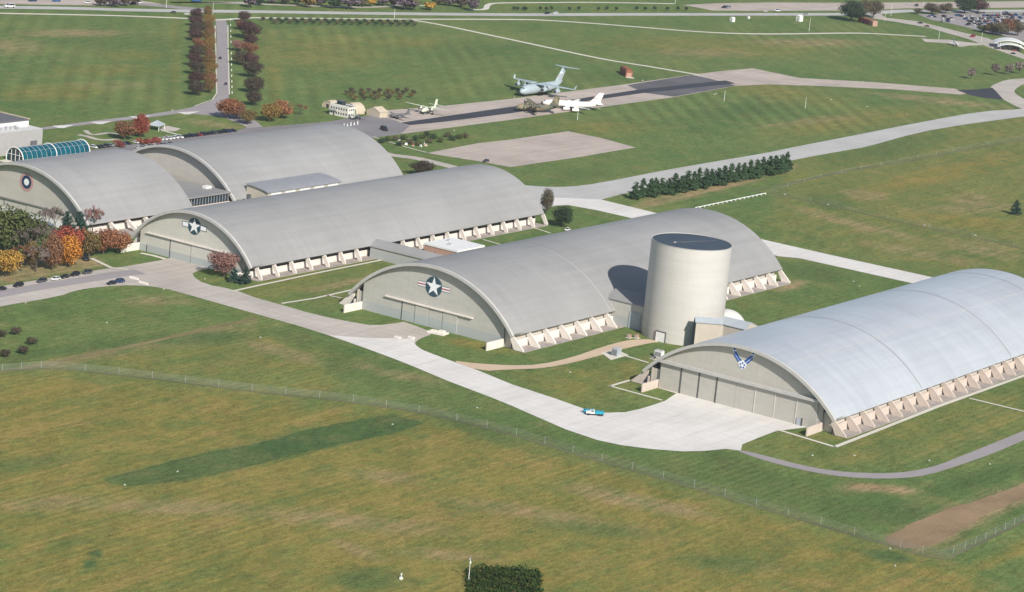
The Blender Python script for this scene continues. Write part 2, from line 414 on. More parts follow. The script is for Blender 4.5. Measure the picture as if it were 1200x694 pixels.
# channels: 0 dry olive, 1 lush dark, 2 bare brown
POLYS = [
    (0, .85, 14, [(-200, 452), (60, 436), (300, 462), (500, 487), (700, 543), (860, 592), (1030, 640), (1110, 660), (1500, 900), (-200, 900)]),
    (0, .45, 12, [(0, 424), (180, 396), (300, 378), (420, 420), (380, 440), (420, 470), (300, 455), (60, 432)]),
    (0, .42, 14, [(930, 190), (1200, 130), (1400, 130), (1400, 330), (1200, 330), (1080, 318), (900, 270)]),
    (0, .30, 10, [(270, 345), (460, 305), (480, 320), (400, 345), (330, 355)]),
    (0, .45, 10, [(605, 440), (700, 425), (760, 420), (740, 450), (690, 476), (640, 462)]),
    (0, .40, 12, [(880, 520), (1000, 500), (1200, 450), (1200, 500), (1060, 545), (960, 548)]),
    (1, .6, 5, [(122, 561), (160, 551), (200, 541), (250, 529), (300, 520), (362, 503), (425, 491), (463, 486), (497, 496), (460, 508), (400, 520), (350, 532), (300, 545), (250, 556), (212, 564), (150, 570), (128, 566)]),
    (2, .55, 5, [(-30, 300), (60, 300), (110, 300), (122, 312), (100, 317), (40, 327), (0, 334), (-30, 338)]),
    (1, .35, 12, [(700, 530), (850, 540), (1000, 570), (1050, 600), (1000, 620), (860, 580), (720, 548)]),
    (1, .30, 14, [(380, 400), (480, 430), (600, 490), (720, 530), (700, 540), (560, 500), (420, 450)]),
    (2, .5, 8, [(1038, 628), (1100, 600), (1210, 562), (1210, 585), (1110, 636), (1075, 644), (1045, 641)]),
    (2, .5, 5, [(150, 405), (300, 374), (300, 381), (200, 402), (60, 432), (30, 432)]),
    (0, .8, 4, [(1130, 668), (1200, 632), (1260, 620), (1200, 650), (1140, 672)]),
]
BLOBS = [
    (2, .45, 85, 39, 60, 4, 0, .6), (2, .35, 15, 55, 35, 8, 0, .7), (0, .5, 130, 82, 60, 6, 0, .8), (0, .6, 60, 108, 60, 8, -2, .8),
    (0, .5, 155, 65, 40, 5, 0, .8), (2, .2, 130, 100, 50, 4, 0, .6), (0, .5, 320, 80, 6, 50, -6, .6), (0, .45, 205, 60, 5, 50, -2, .6), (2, .45, 405, 57.5, 12, 1.2, 0, .5),
    (0, .5, 380, 60, 60, 20, 0, .8), (0, .5, 480, 50, 40, 6, 0, .8), (0, .5, 830, 55, 120, 10, 2, .8), (2, .45, 950, 50, 60, 4, 0, .7), (2, .35, 820, 62, 50, 4, 0, .8),
    (0, .5, 900, 105, 80, 10, 10, .8), (0, .6, 1000, 142, 90, 10, -8, .8), (2, .4, 1100, 118, 70, 3.5, 6, .6), (0, .5, 700, 150, 60, 8, 0, .8), (2, .3, 950, 142, 60, 3, -6, .8),
    (1, .5, 870, 130, 70, 7, -6, .8), (1, .5, 1040, 175, 60, 10, -12, .8), (2, .55, 1012, 228, 24, 6, 6, .4), (2, .3, 1130, 245, 60, 6, -3, .7), (2, .35, 1140, 235, 20, 8, 0, .6),
    (1, .5, 975, 237, 26, 8, 6, .7), (2, .35, 1000, 262, 70, 5, 14, .7), (0, .9, 1100, 205, 90, 8, -14, .8), (0, .9, 1130, 260, 70, 7, 6, .8), (2, .35, 1080, 297, 60, 5, 10, .7), (2, .35, 1150, 292, 40, 8, 10, .7),
    (2, .55, 920, 197, 14, 4, -10, .6), (2, .6, 820, 225, 90, 4, -13, .5), (2, .5, 770, 236, 26, 4, -13, .6), (1, .7, 955, 320, 40, 8, 10, .7), (2, .6, 925, 335, 18, 5, -10, .6),
    (2, .4, 330, 413, 45, 6, 14, .7), (2, .35, 185, 352, 40, 5, 0, .7), (2, .3, 470, 440, 50, 5, 12, .8), (1, .7, 230, 396, 60, 8, -3, .7), (1, .6, 50, 362, 12, 5, 0, .6), (1, .6, 20, 420, 60, 6, -12, .7), (1, .5, 120, 405, 60, 7, -8, .7),
    (2, .65, 1030, 573, 44, 5, 3, .5), (1, .8, 1150, 560, 60, 9, -16, .7), (1, .6, 865, 545, 60, 10, 20, .7), (1, .85, 1040, 652, 28, 6, 8, .6), (1, .7, 1040, 600, 60, 14, 4, .8),
    (1, .9, 112, 649, 8, 4, 0, .4), (1, .9, 105, 661, 8, 5, -25, .4), (1, .5, 430, 680, 40, 12, 0, .7), (1, .4, 20, 545, 60, 8, -8, .8), (1, .45, 860, 660, 60, 9, 4, .8), (1, .4, 700, 620, 70, 8, 6, .8),
    (2, .4, 720, 582, 60, 8, 12, .7), (2, .35, 790, 596, 40, 7, 12, .7), (2, .35, 200, 595, 80, 8, 2, .8), (2, .3, 455, 558, 40, 7, 4, .8), (2, .3, 520, 650, 50, 6, 4, .8), (2, .3, 60, 590, 60, 8, -4, .8), (2, .3, 400, 610, 120, 9, 6, .8), (2, .3, 420, 645, 30, 6, 20, .7), (2, .3, 620, 600, 90, 7, 8, .8),
    (1, .5, 550, 500, 60, 7, 22, .7), (1, .45, 340, 395, 40, 7, 14, .7), (1, .5, 400, 430, 30, 9, 20, .8), (1, .6, 150, 322, 25, 4, 0, .6), (1, .5, 685, 205, 40, 6, 0, .7), (1, .5, 655, 378, 30, 4, -12, .7),
    (1, .35, 150, 50, 90, 8, 0, .8), (1, .35, 560, 60, 60, 10, 0, .8), (1, .35, 720, 90, 60, 7, 0, .8), (2, .45, 250, 145, 30, 3, 8, .7), (0, .5, 350, 325, 60, 6, -14, .8), (2, .4, 400, 332, 40, 4, -12, .7), (0, .7, 560, 405, 40, 5, 10, .7),
]
ground()

ZL = {'base': .05}
def poly(name, pts, mat, z, label=None, px=True, kind='structure', chaikin=0, thick=0.0):
    P = [G(*p) for p in pts] if px else [tuple(p) for p in pts]
    for _ in range(chaikin):
        Q = []
        for i in range(len(P)):
            a, b = P[i], P[(i+1) % len(P)]
            Q += [(a[0]*.75+b[0]*.25, a[1]*.75+b[1]*.25), (a[0]*.25+b[0]*.75, a[1]*.25+b[1]*.75)]
        P = Q
    V3 = [Vector((x, y, z)) for x, y in P]
    tri = tessellate_polygon([[Vector((x, y, 0)) for x, y in P]])
    fs = []
    for t in tri:
        a, b, c = (V3[i] for i in t)
        nz = (b-a).cross(c-a).z
        if abs(nz) > 1e-6: fs.append(tuple(t) if nz > 0 else tuple(reversed(t)))
    me = bpy.data.meshes.new(name); me.from_pydata([tuple(v) for v in V3], [], fs); me.update(); me.materials.append(mat)
    o = bpy.data.objects.new(name, me); C.objects.link(o); tag(o, label, kind=kind); return o

def rough(pts, step=4.0, amp=.6, seed=1, px=True):
    """ragged outline: points every few metres, each pushed a little to a side"""
    r = random.Random(seed); P = [Vector(G(*p)) for p in pts]; out = []
    for i in range(len(P)):
        a, b = P[i], P[(i+1) % len(P)]; d = b-a; n = max(1, int(d.length/step)); nn = Vector((-d.y, d.x)).normalized()
        for j in range(n): q = a+d*(j/n)+nn*r.uniform(-amp, amp); out.append((q.x, q.y))
    return out

def catmull(P, k=6):
    out = []
    for i in range(len(P)-1):
        p0, p1, p2, p3 = P[max(i-1, 0)], P[i], P[i+1], P[min(i+2, len(P)-1)]
        for j in range(k):
            t = j/k
            out.append(tuple(.5*((2*b)+(-a+c)*t+(2*a-5*b+4*c-d)*t*t+(-a+3*b-3*c+d)*t**3) for a, b, c, d in zip(p0, p1, p2, p3)))
    out.append(tuple(P[-1])); return out
def strip_geo(P, width, z):
    vs, fs = [], []
    wd = width if isinstance(width, (list, tuple)) else [width]*len(P)
    for i, p in enumerate(P):
        a, b = P[max(i-1, 0)], P[min(i+1, len(P)-1)]
        d = Vector((b[0]-a[0], b[1]-a[1])).normalized(); w_ = wd[i]/2
        vs += [(p[0]-d.y*w_, p[1]+d.x*w_, z), (p[0]+d.y*w_, p[1]-d.x*w_, z)]
    for i in range(len(P)-1): fs.append((2*i, 2*i+1, 2*i+3, 2*i+2))
    return vs, fs
def strip(name, pts, width, mat, z, label=None, px=True, smooth=True, kind='structure'):
    P = [G(*p) for p in pts] if px else pts
    if smooth and len(P) > 2: P = catmull(P)
    vs, fs = strip_geo(P, width, z)
    o = mesh(name, vs, fs, mat); tag(o, label, kind=kind); return o
# ------------------------------------------------------------------ roads and paved surfaces
TAXI_LOW = [(-60, 372), (0, 359), (68, 348), (90, 340), (120, 336), (155, 334), (190, 337), (225.6, 347), (300, 368), (362.7, 385.6), (425, 407), (475, 425.7), (525.6, 447), (575.7, 466), (600, 476), (662.7, 503.4), (700, 516), (728, 522), (763, 526.5), (800, 529.3), (825.6, 528.8), (850.6, 526.3), (868, 528.5)]
poly('taxiway', chaikin=1, pts=TAXI_LOW[:14] + [(560.6, 440), (525.6, 422), (495.5, 410.7), (485.5, 403.6), (490, 398), (508, 391), (503, 388), (473, 377), (470, 378), (440, 382), (413, 378), (370, 369), (327.6, 356.8), (300, 349.3), (273.7, 339.4), (239, 333), (223.7, 322), (231, 317.5), (248, 314), (247, 312.5), (203, 302), (201, 302), (186, 305.5), (183, 306), (150, 312), (125, 315), (100, 319), (40, 329), (0, 336), (-60, 346)], mat=M['conc_old'], z=.05, label= 'old concrete taxiway past the hangar doors')
poly('concrete_apron', [(385, 393), (425, 407), (475, 425.7), (525.6, 447), (575.7, 466), (600, 476), (662.7, 503.4), (700, 516), (728, 522), (763, 526.5), (800, 529.3), (825.6, 528.8), (850.6, 526.3), (868, 528.5), (870, 521), (890, 512.8), (909, 505.6), (946, 501), (944, 499.5), (795, 459.5), (779.6, 469.9), (765, 475), (750, 479.6), (732.8, 483.3), (710, 484), (685, 479.6), (650, 467), (600, 450.8), (560.6, 434.5), (525.6, 422), (495.5, 410.7), (485.5, 403.6), (486, 397.5), (425, 396)], M['conc_new'], .09, 'new pale concrete apron')
strip('road_asphalt_lane', [(-40, 353), (20, 341), (70, 332.5), (112, 326), (135, 322), (165, 319)], 9, M['asphalt_road'], .09, 'grey parking street')
poly('gravel_path', chaikin=1, pts=[(525.6, 422.4), (560, 426.5), (600, 428.7), (632.6, 427.7), (670, 419.4), (705, 407), (733, 399.4), (748, 398), (765.4, 398), (773, 402), (765.4, 401.6), (735.3, 408), (707.8, 415.7), (675, 424.5), (637.6, 432), (600, 433.2), (563, 435.5)], mat=M['tan_gravel'], z=.12, label= 'curved tan path', kind='structure')
poly('service_road', chaikin=1, pts=[(866, 527.8), (880, 530), (900, 535), (937.6, 545), (975, 552), (1012.8, 554.6), (1050, 554.6), (1075.4, 551.3), (1100.5, 545), (1125.6, 535), (1160.7, 521), (1200, 505), (1260, 478), (1275, 484), (1200, 516), (1163, 532), (1125.6, 545), (1088, 557), (1055.4, 561), (1012.8, 561), (975, 557.5), (937.6, 550.5), (900, 541.3), (868, 530.5)], mat=M['asphalt_road'], z=.06, label= 'curved grey service road')
poly('cross_taxiway', chaikin=1, pts=[(560, 214), (600, 216), (622.6, 217.9), (650, 219.6), (682.7, 217.9), (725, 210.3), (775.4, 200.3), (825.6, 191.5), (900, 179), (927.6, 173), (1000, 159), (1075.4, 144), (1150.6, 130.3), (1200, 128), (1320, 112), (1330, 120), (1200, 136.6), (1125.6, 146.6), (1075.4, 155.4), (1012.8, 173), (1000, 174.8), (927.6, 187.8), (840, 206), (770, 220), (737.8, 225.4), (704, 234), (690, 240), (665, 240.4), (647.6, 241.7), (636, 246), (600, 240)], mat=M['conc_grey'], z=.05, label= 'long grey taxiway')
poly('link_road', [(650, 231.6), (704, 234), (765.4, 249), (897, 281.6), (975, 299.3), (1089, 324.4), (1200, 349), (1190, 357), (1065.4, 331.4), (937.6, 303), (912.5, 300.6), (860, 287), (735, 254.7), (700, 246.7), (665, 240.4), (648, 241)], M['conc_new'], .08, 'pale concrete link road')
poly('aircraft_apron', [(500, 179.5), (560, 168), (600, 163.5), (666, 154), (705, 162), (745, 173), (680, 184), (598, 196), (560, 189)], M['conc_pink'], .05, 'square concrete pad in the grass')
strip('access_road', [(430, 172), (455, 181), (490, 186), (535, 197), (570, 205)], 9, M['conc_old'], .06, 'tan access road behind the hangars')
poly('display_runway', [(436.6, 161.7), (400, 165), (330, 172), (250, 176), (200, 172), (180, 166), (215, 161), (270.7, 155.5), (287, 150.5), (300, 150), (382.7, 143), (413, 138), (440, 135), (450, 129.5), (513, 125), (600, 115.8), (645, 110), (725, 100), (810.5, 87.7), (845, 83.5), (882, 80), (900, 84), (937.6, 91.5), (1025, 96.5), (1118, 104), (1140, 109), (1125, 111), (1050, 105), (962.7, 101), (900, 99), (860.7, 101), (790.5, 114), (725, 122.8), (600, 140.4), (513, 151.6)], M['conc_pink'], .05, 'old runway used for displayed aircraft')
poly('car_park', [(436.6, 161.7), (400, 165), (330, 172), (250, 178), (195, 176), (100, 192), (60, 200), (60, 188), (95, 178), (125, 173.6), (180, 166), (220.6, 160), (270.7, 155.5), (287, 150.5), (300, 150), (382.7, 143), (413, 138), (440, 135), (462, 141), (480, 148), (470, 157)], M['asphalt'], .08, 'asphalt car park behind the hangars')
poly('runway_asphalt', [(735, 100), (810.5, 88), (830, 92), (862, 100.5), (790, 113.5), (755, 109)], M['asphalt_mid'], .09, 'dark asphalt runway end')
poly('runway_stripe', [(470, 144), (600, 125.3), (675, 116.5), (750, 105), (850, 94.5), (862, 98), (755, 109), (682, 119.5), (600, 132.8), (520, 143), (480, 147)], M['asphalt_dark'], .13, 'dark asphalt strip along the runway')
poly('asphalt_patch', [(1120.6, 105.4), (1145, 105), (1163, 103), (1168, 108), (1176, 117), (1155, 115), (1138, 112)], M['asphalt_dark'], .09, 'dark asphalt wedge')
poly('ring_road', chaikin=2, pts=[(1215, 91), (1200, 92), (1179.7, 93.4), (1168, 97.7), (1159.5, 102), (1165, 108), (1175, 116.5), (1194, 126.5), (1215, 133), (1225, 124), (1200, 116.5), (1191, 110.7), (1188, 107), (1191, 103.5), (1200, 98), (1215, 96)], mat=M['conc_old'], z=.055, label= 'circular concrete road')
poly('concrete_pad', [(1079.5, 45.2), (1095, 46.3), (1112, 46.6), (1128, 49), (1152, 51.5), (1151, 53.2), (1136, 53.5), (1127, 55), (1118, 54), (1112, 51), (1098, 50), (1084.6, 49.3)], M['conc_old'], .06, 'pale concrete pad')
# drive between the tree rows
poly('drive', [(252.5, 23), (254, 40), (254.7, 109.8), (253, 114), (249, 117.7), (235, 123), (215.5, 128), (175, 134), (100, 143), (50, 149.5), (40, 151), (52.6, 152), (100, 146.5), (175, 137.8), (215, 132.5), (250.6, 136), (262, 138), (285, 147), (290, 150.5), (308, 149), (300, 142), (278, 132), (268, 122), (268, 110), (265.8, 40), (267, 30), (264, 23)], M['asphalt_road'], .06, 'straight drive between tree rows')
strip('kerb', [(252, 30), (253, 60), (254, 109.5), (249, 117), (228, 124.5)], .8, M['sidewalk'], .12, smooth=False)
strip('kerb', [(267, 30), (267.3, 60), (268.8, 111)], .8, M['sidewalk'], .12, smooth=False)
for k, (x, y) in enumerate([(75, 150.3), (120, 145.7), (165, 139.3), (222, 134.3)]):
    poly('kerb_bay', [(x-14, y-2.6), (x-6, y), (x, y), (x+12, y-3.6)], M['conc_new'], .09)
strip('highway', [(-200, 5), (0, 8.6), (80, 9.8), (150, 11.8), (225, 13), (300, 13.8), (450, 16), (600, 17.3), (750, 17), (900, 17), (1000, 16.5), (1060, 13), (1100, 13.3), (1200, 12.8), (1400, 12)], 15, M['conc_grey'], .06, 'highway behind the fields')
strip('frontage_path', [(-100, 13), (0, 15.7), (100, 17.7), (150, 19), (225, 22), (252, 23.5), (290, 21.5), (300, 21), (450, 22.5), (600, 23), (640, 24), (700, 28), (750, 32), (830, 38), (900, 40), (1000, 39), (1050, 41), (1085, 43)], 5.5, M['sidewalk'], .08, 'long pale path beside the highway')
strip('field_path', [(478, 22.8), (520, 30), (600, 46.8), (700, 68), (760, 78), (820, 88)], 5, M['sidewalk'], .08, 'straight path across the field')
poly('far_yard', [(800, 6), (840, 4), (900, 3), (1000, 3.5), (1260, 1), (1260, 8.5), (1200, 9), (1060, 10), (1000, 12.5), (880, 12.8), (835, 12.5), (818, 9)], M['conc_pink'], .05, 'bare paved yard beyond the highway')
poly('entry_road', [(1030, 15), (1038, 21), (1075, 25), (1125.6, 37.6), (1158, 45), (1200, 64), (1240, 82), (1240, 96), (1200, 69.5), (1160, 56), (1138, 47), (1100, 36), (1088, 32.6), (1048, 25.5), (1024, 22), (1015, 17)], M['conc_old'], .07, 'entrance road with a canopy')
poly('far_car_park', [(1075, 17), (1120, 15.5), (1260, 13.5), (1260, 52), (1200, 48), (1165, 40), (1120, 29), (1090, 23)], M['asphalt_road'], .05, 'far car park full of cars')
strip('side_road', [(150, 4), (185, 6.5), (215, 9.5), (245, 12)], 16, M['asphalt_road'], .08, 'side road meeting the highway')
poly('far_yard', [(-60, 0), (160, 0), (190, 5), (110, 6.5), (-60, 4)], M['conc_pink'], .05, 'pale car yards beyond the highway')
strip('far_yard', [(300, 3), (200, 3), (260, 3.5), (420, 8.5), (470, 6), (500, 7)], 6, M['conc_old'], .05, 'narrow path at the far trees')
strip('far_path', [(550, 11.5), (568, 11), (572, 6), (585, 3.8), (640, 3.2), (700, 3), (790, 4.5)], 5, M['sidewalk'], .08, 'winding pale path by the wood')
# walkways
def walk(pts, wd=1.5): return strip('sidewalk', pts, wd, M['sidewalk'], .14, 'pale concrete walk', smooth=False)
walk([(273, 341.5), (300, 335.5), (380, 318.5), (455, 303.5)], 1.6)
walk([(330, 356), (368, 350), (406, 341.5), (452, 330)], 1.5); walk([(382, 346), (400, 349.5)], 1.2)
walk([(714.5, 453), (738, 446)]); walk([(714, 452.5), (776, 469.5)]); walk([(771.5, 454.5), (795, 461.5)])
walk([(730, 416.5), (760, 425.5)], 1.4)
walk([(911, 503.8), (978.5, 524.2)], 1.7); walk([(978.5, 524.2), (1100, 476.5), (1200, 440.5), (1260, 419)], 1.9); walk([(1136, 467), (1165, 474), (1215, 486)], 1.5)
walk([(625, 267), (645, 273.5)], 1.2); walk([(566, 281), (587, 287)], 1.2)
walk([(437, 160.5), (475, 172.5), (500, 179)], 1.2)
walk([(165, 297), (180, 300), (194, 304)], 2.5); walk([(107, 303), (130, 314), (150, 316)], 2)
strip('gravel_yard', [(92, 158), (102, 160), (118, 164), (140, 163.5)], 4, M['conc_old'], .06, 'pale garden path'); strip('gravel_yard', [(100, 153), (108, 158), (128, 156), (140, 158)], 3, M['conc_old'], .07, 'pale garden path')
poly('gravel_yard', [(186, 151), (196, 147.5), (212, 151), (205, 154), (190, 154)], M['conc_old'], .06, 'pad by the shelter'); walk([(190, 153), (217, 160.5)], 2)
poly('mown_strip', rough([(122, 561), (160, 551), (200, 541), (250, 529), (300, 520), (362, 503), (425, 491), (463, 486), (497, 496), (460, 508), (400, 520), (350, 532), (300, 545), (250, 556), (212, 564), (150, 570), (128, 566)], 3, .35, 3), M['grass_dark'], .04, 'dark green mown strip', px=False)
poly('bare_soil', rough([(1038, 629), (1060, 618), (1100, 600), (1150, 585), (1210, 563), (1260, 548), (1260, 566), (1200, 584), (1150, 606), (1110, 630), (1085, 642), (1060, 643), (1042, 638)], 3, .6, 4), M['dirt'], .04, 'bare brown soil strip', px=False)
strip('worn_line', [(0, 436), (60, 426), (120, 413), (180, 400), (240, 386), (300, 373)], [3.2, 2.6, 3.6, 2.8, 3.4, 2.0], M['soil_path'], .04, 'thin brown worn line in the lawn', smooth=False)
strip('fence_gravel', [(-40, 438), (30, 433), (60, 432), (150, 441), (300, 459.5), (400, 470), (500, 485.5), (600, 510), (700, 540), (800, 568), (900, 598), (1030, 636), (1100, 654.5), (1130, 645), (1200, 611), (1260, 582)], 1.6, M['gravel_dull'], .06, 'thin gravel line under the boundary fence', smooth=True)
strip('gravel_band', [(880, 224), (940, 212), (1000, 199), (1060, 190), (1140, 174), (1220, 160)], 2.5, M['gravel_dull'], .05, 'faint gravel line across the field')
strip('gravel_band', [(900, 227), (980, 243), (1060, 262), (1130, 276), (1200, 292), (1260, 305)], 2.2, M['gravel_dull'], .05, 'faint gravel line across the field')
mesh_pts = None

# ------------------------------------------------------------------ hangars
def arc(c, cz, R, y):
    d = R*R-(y-c)**2
    return cz+math.sqrt(max(d, 0))

def hangar(label, c, cz, R, eave_r, toe, wall, uf, rim, n_bay, roof, wallm, wing, n_toe_skip=(), fins=True, conc='pink_conc', louver=None, lowz=3.5, wing_h=3.5, wingm=None, span=None, finw=.75, pitch=11.9, far=None, u_toe0=None, finskip=(), rim_foot=True):
    """barrel roofed hangar. c: centre line, (cz, R): roof arc, eave_r: y of the right eave, toe: y of the buttress toes,
    wall: half width of the front wall"""
    u0 = rim; u1 = far or (uf-1 + pitch*n_bay+1.5)
    root = empty('hangar', (uf, c, 0), 0, label, 'hangar', 'barrel roofed hangars')
    inv = Matrix.Translation((-uf, -c, 0))
    kids = []
    ae = math.asin((c-eave_r)/R)
    NS = 72
    def ring(x, dr, a=ae): return [(x, c+(R+dr)*math.sin(-a+2*a*i/NS), cz+(R+dr)*math.cos(-a+2*a*i/NS)) for i in range(NS+1)]
    # roof shell
    mb = MB(); xs = [u0+1.2] + [u0+1.2+(u1-u0-1.2)*k/20 for k in range(1, 21)]
    for k in range(20):
        a, b = ring(xs[k], 0), ring(xs[k+1], 0); n = NS+1
        mb.add(a+b, [(i, i+1, n+i+1, n+i) for i in range(NS)])
    a, b = ring(xs[0], -.7), ring(xs[-1], -.7); mb.add(a+b, [(i+1, i, n+i, n+i+1) for i in range(NS)])
    a, b = ring(xs[-1], 0), ring(xs[-1], -.7); mb.add(a+b, [(i, i+1, n+i+1, n+i) for i in range(NS)])
    for s in (0, NS):
        A, B = ring(xs[0], 0)[s], ring(xs[-1], 0)[s]; A2, B2 = ring(xs[0], -.7)[s], ring(xs[-1], -.7)[s]
        mb.add([A, B, B2, A2], [(0, 1, 2, 3)])
    o = mesh('roof', mb.v, mb.f, roof); kids.append(o)
    for p in o.data.polygons: p.use_smooth = True
    bm = bmesh.new(); bm.from_mesh(o.data); bmesh.ops.remove_doubles(bm, verts=bm.verts, dist=.001)
    for e in bm.edges:
        if len(e.link_faces) == 2 and e.calc_face_angle(0) > .5: e.smooth = False
    bmesh.ops.recalc_face_normals(bm, faces=bm.faces); bm.to_mesh(o.data); bm.free()
    # front arch rim
    mb = MB(); A, B = ring(u0, .12), ring(u0+1.2, .12); A2, B2 = ring(u0, -1.15), ring(u0+1.2, -1.15)
    mb.add(A+B+A2+B2, [f for i in range(NS) for f in ((i, i+1, n+i+1, n+i), (i, i+1, 2*n+i+1, 2*n+i), (2*n+i, 2*n+i+1, 3*n+i+1, 3*n+i), (n+i, n+i+1, 3*n+i+1, 3*n+i))]+[(0, n, 3*n, 2*n), (NS, n+NS, 3*n+NS, 2*n+NS)])
    kids.append(mb.build('arch_rim', M['rim']))
    # front and rear walls
    for nm, x, mt, hw in (('front_wall', uf, wallm, wall), ('rear_wall', u1-3, wallm, wall)):
        K = 48; ys = [c-hw+2*hw*i/K for i in range(K+1)]
        P = [(ys[0], 0)] + [(y, arc(c, cz, R-.7, y)) for y in ys] + [(ys[-1], 0)]
        kids.append(MB().prism(P, x, x+.5).build(nm, mt))
    er = c-eave_r
    # side walls, low walls, slabs, buttresses on both sides
    ez = arc(c, cz, R, eave_r)
    wl = er-4.6 if wall > er-6 else wall-.3
    yw = er-2.5 if not louver else er-4.6
    for s, nm in ((-1, 'side'), (1, 'side')):
        y_ = lambda d: c+s*d
        top = arc(c, cz, R-.75, c+yw)
        mt = louver or M['side_wall']
        kids.append(MB().box(uf+.6, u1-3.2, min(y_(yw), y_(yw-.5)), max(y_(yw), y_(yw-.5)), 0, top).build('side_wall', mt))
        lw = yw+1.3
        kids.append(MB().box(uf+.3, u1-3.2, min(y_(lw), y_(lw-.6)), max(y_(lw), y_(lw-.6)), 0, lowz).build('low_wall', M['white_conc' if conc == 'white_conc' else 'pink_conc']))
        tw = c-toe
        kids.append(MB().box(uf-1, u1-1, min(y_(lw+.02), y_(tw+.5)), max(y_(lw+.02), y_(tw+.5)), .02, .22).build('slab', M['slab']))
        if fins:
            pr = [(tw+.1, .2), (tw+.1, .8), (er-.05, ez-.6), (er-1.0, ez-.25), (er-2.4, ez+.3), (er-2.2, ez-1.2), (tw-4.6, .2)]
            if louver: pr = [(tw+.1, .2), (tw+.1, 1.1), (er+.2, ez-.3), (er-.9, ez-.3), (er-1.6, ez), (er-1.7, ez-1.3), (tw-1.7, .2)]
            P = [(y_(a), b) for a, b in pr]
            me = None
            for k in range(n_bay+1):
                if (s, k) in finskip: continue
                x = (u_toe0 or uf-1.3)+k*pitch
                if me is None:
                    f0 = MB().prism(P, -finw/2, finw/2).build('buttress', M[conc]); me = f0.data
                else:
                    f0 = bpy.data.objects.new('buttress', me); C.objects.link(f0)
                f0.location = (x, 0, 0); kids.append(f0)
        # wing wall in front of the front wall
        y = y_(wall)
        if wing: kids.append(MB().box(uf-12.2, uf-.05, min(y, y+s*.5), max(y, y+s*.5), 0, wing_h).build('wing_wall', M[wingm or 'white_conc']))
        # closing wall between front wall and side wall
        if abs(yw-wall) > .6:
            a, b = sorted((y_(wall), y_(yw)))
            kids.append(MB().box(uf+.8, uf+1.2, a, b, 0, min(arc(c, cz, R-.9, c+wall), arc(c, cz, R-.9, c+yw))).build('corner_wall', M['side_wall']))
    for o in kids:
        o.parent = root; o.matrix_parent_inverse = inv
    return root, inv

def child(o, root, inv):
    o.parent = root; o.matrix_parent_inverse = inv; return o

def star_pts(cy, cz, r, r2=.382, n=5, rot=90):
    P = []
    for i in range(2*n):
        a = R_(rot+180*i/n); q = r if i % 2 == 0 else r*r2
        P.append((cy-q*math.cos(a), cz+q*math.sin(a)))
    return P
def flat(P, x, mat, name, th=.04):
    return MB().prism(P, x-th, x).build(name, mat)
def circ(cy, cz, r, n=40): return [(cy+r*math.cos(2*math.pi*i/n), cz+r*math.sin(2*math.pi*i/n)) for i in range(n)]
def rect(y0, y1, z0, z1): return [(y0, z0), (y1, z0), (y1, z1), (y0, z1)]

def sub(o, par):
    """o (world coordinates) becomes a sub-part of par whose world matrix is known to be identity"""
    o.parent = par; return o

# hangar beside the silo (the middle one with the red barred star)
H3, I3 = hangar('grey barrel-roofed hangar whose front carries a star with red-striped bars, beside the silo', 640.9, -29.3, 56.65, 596.7, 591.6, 37.9, 884.0, 881.4, 19, M['roof_grey'], M['wall3'], True, far=1109.6, u_toe0=883.0, conc='white_conc')
# hangar at right with winged emblem
H4, I4 = hangar('pale metal barrel-roofed hangar with the blue winged emblem, nearest at right', 487.9, -33.3, 59.3, 443.6, 438.6, 37.5, 884.0, 881.4, 20, M['roof_metal'], M['wall4'], True, far=1121.0, u_toe0=882.6, conc='pink_conc', finw=.6, wingm='pink_conc', span=1)
# third hangar, star emblem without red
H2, I2 = hangar('grey barrel-roofed hangar with a plain white star emblem, second from the left', 778.5, -21.1, 45.62, 741.6, 738.8, 33.2, 884.8, 882.0, 19, M['roof_grey'], M['wall2'], True, far=1114.0, u_toe0=887.0, conc='white_conc', louver=M['side_louver'], pitch=11.93, lowz=3.0, finw=.6)
# roundel hangar and the one behind it
H0, I0 = hangar('grey barrel-roofed hangar with a ringed round emblem at the left edge', 888.0, -30.2, 57.0, 843.6, 837.0, 36.5, 886.0, 883.0, 6, M['roof_grey2'], M['wall0'], True, far=957.0, u_toe0=899.0, conc='white_conc', louver=M['side_louver'], finw=1.1)
H1, I1 = hangar('wide grey barrel-roofed hangar standing behind the roundel hangar', 889.7, -31.2, 57.0, 846.0, 840.0, 37.0, 993.0, 990.0, 11, M['roof_grey2'], M['wall0'], False, far=1129.0, u_toe0=999.0, conc='white_conc', louver=M['side_louver'], finw=1.1)

# doors and emblems --------------------------------------------------
def doors(root, inv, uf, edges, h, mats, zig=(.32, .12), seam=.35, seams_dark=None, b=.02, gapw=None):
    for k in range(len(edges)-1):
        y0, y1 = edges[k], edges[k+1]; d = zig[k % len(zig)]
        child(MB().box(uf-.06-d, uf-.06, y0+seam/2, y1-seam/2, b, h).build('hangar_door', mats), root, inv)
        if seams_dark and k in seams_dark: child(MB().box(uf-.42 if gapw else uf-.10, uf-.40 if gapw else uf-.03, y1-(gapw or seam*1.1), y1+(gapw or seam*1.1), b, h).build('door_gap', M['gap']), root, inv)
def track(root, inv, uf, y0, y1, z, hh=.55, dep=1.0, mat='white_conc'):
    child(MB().box(uf-dep, uf-.07, y0, y1, z, z+hh).build('door_track', M[mat]), root, inv)

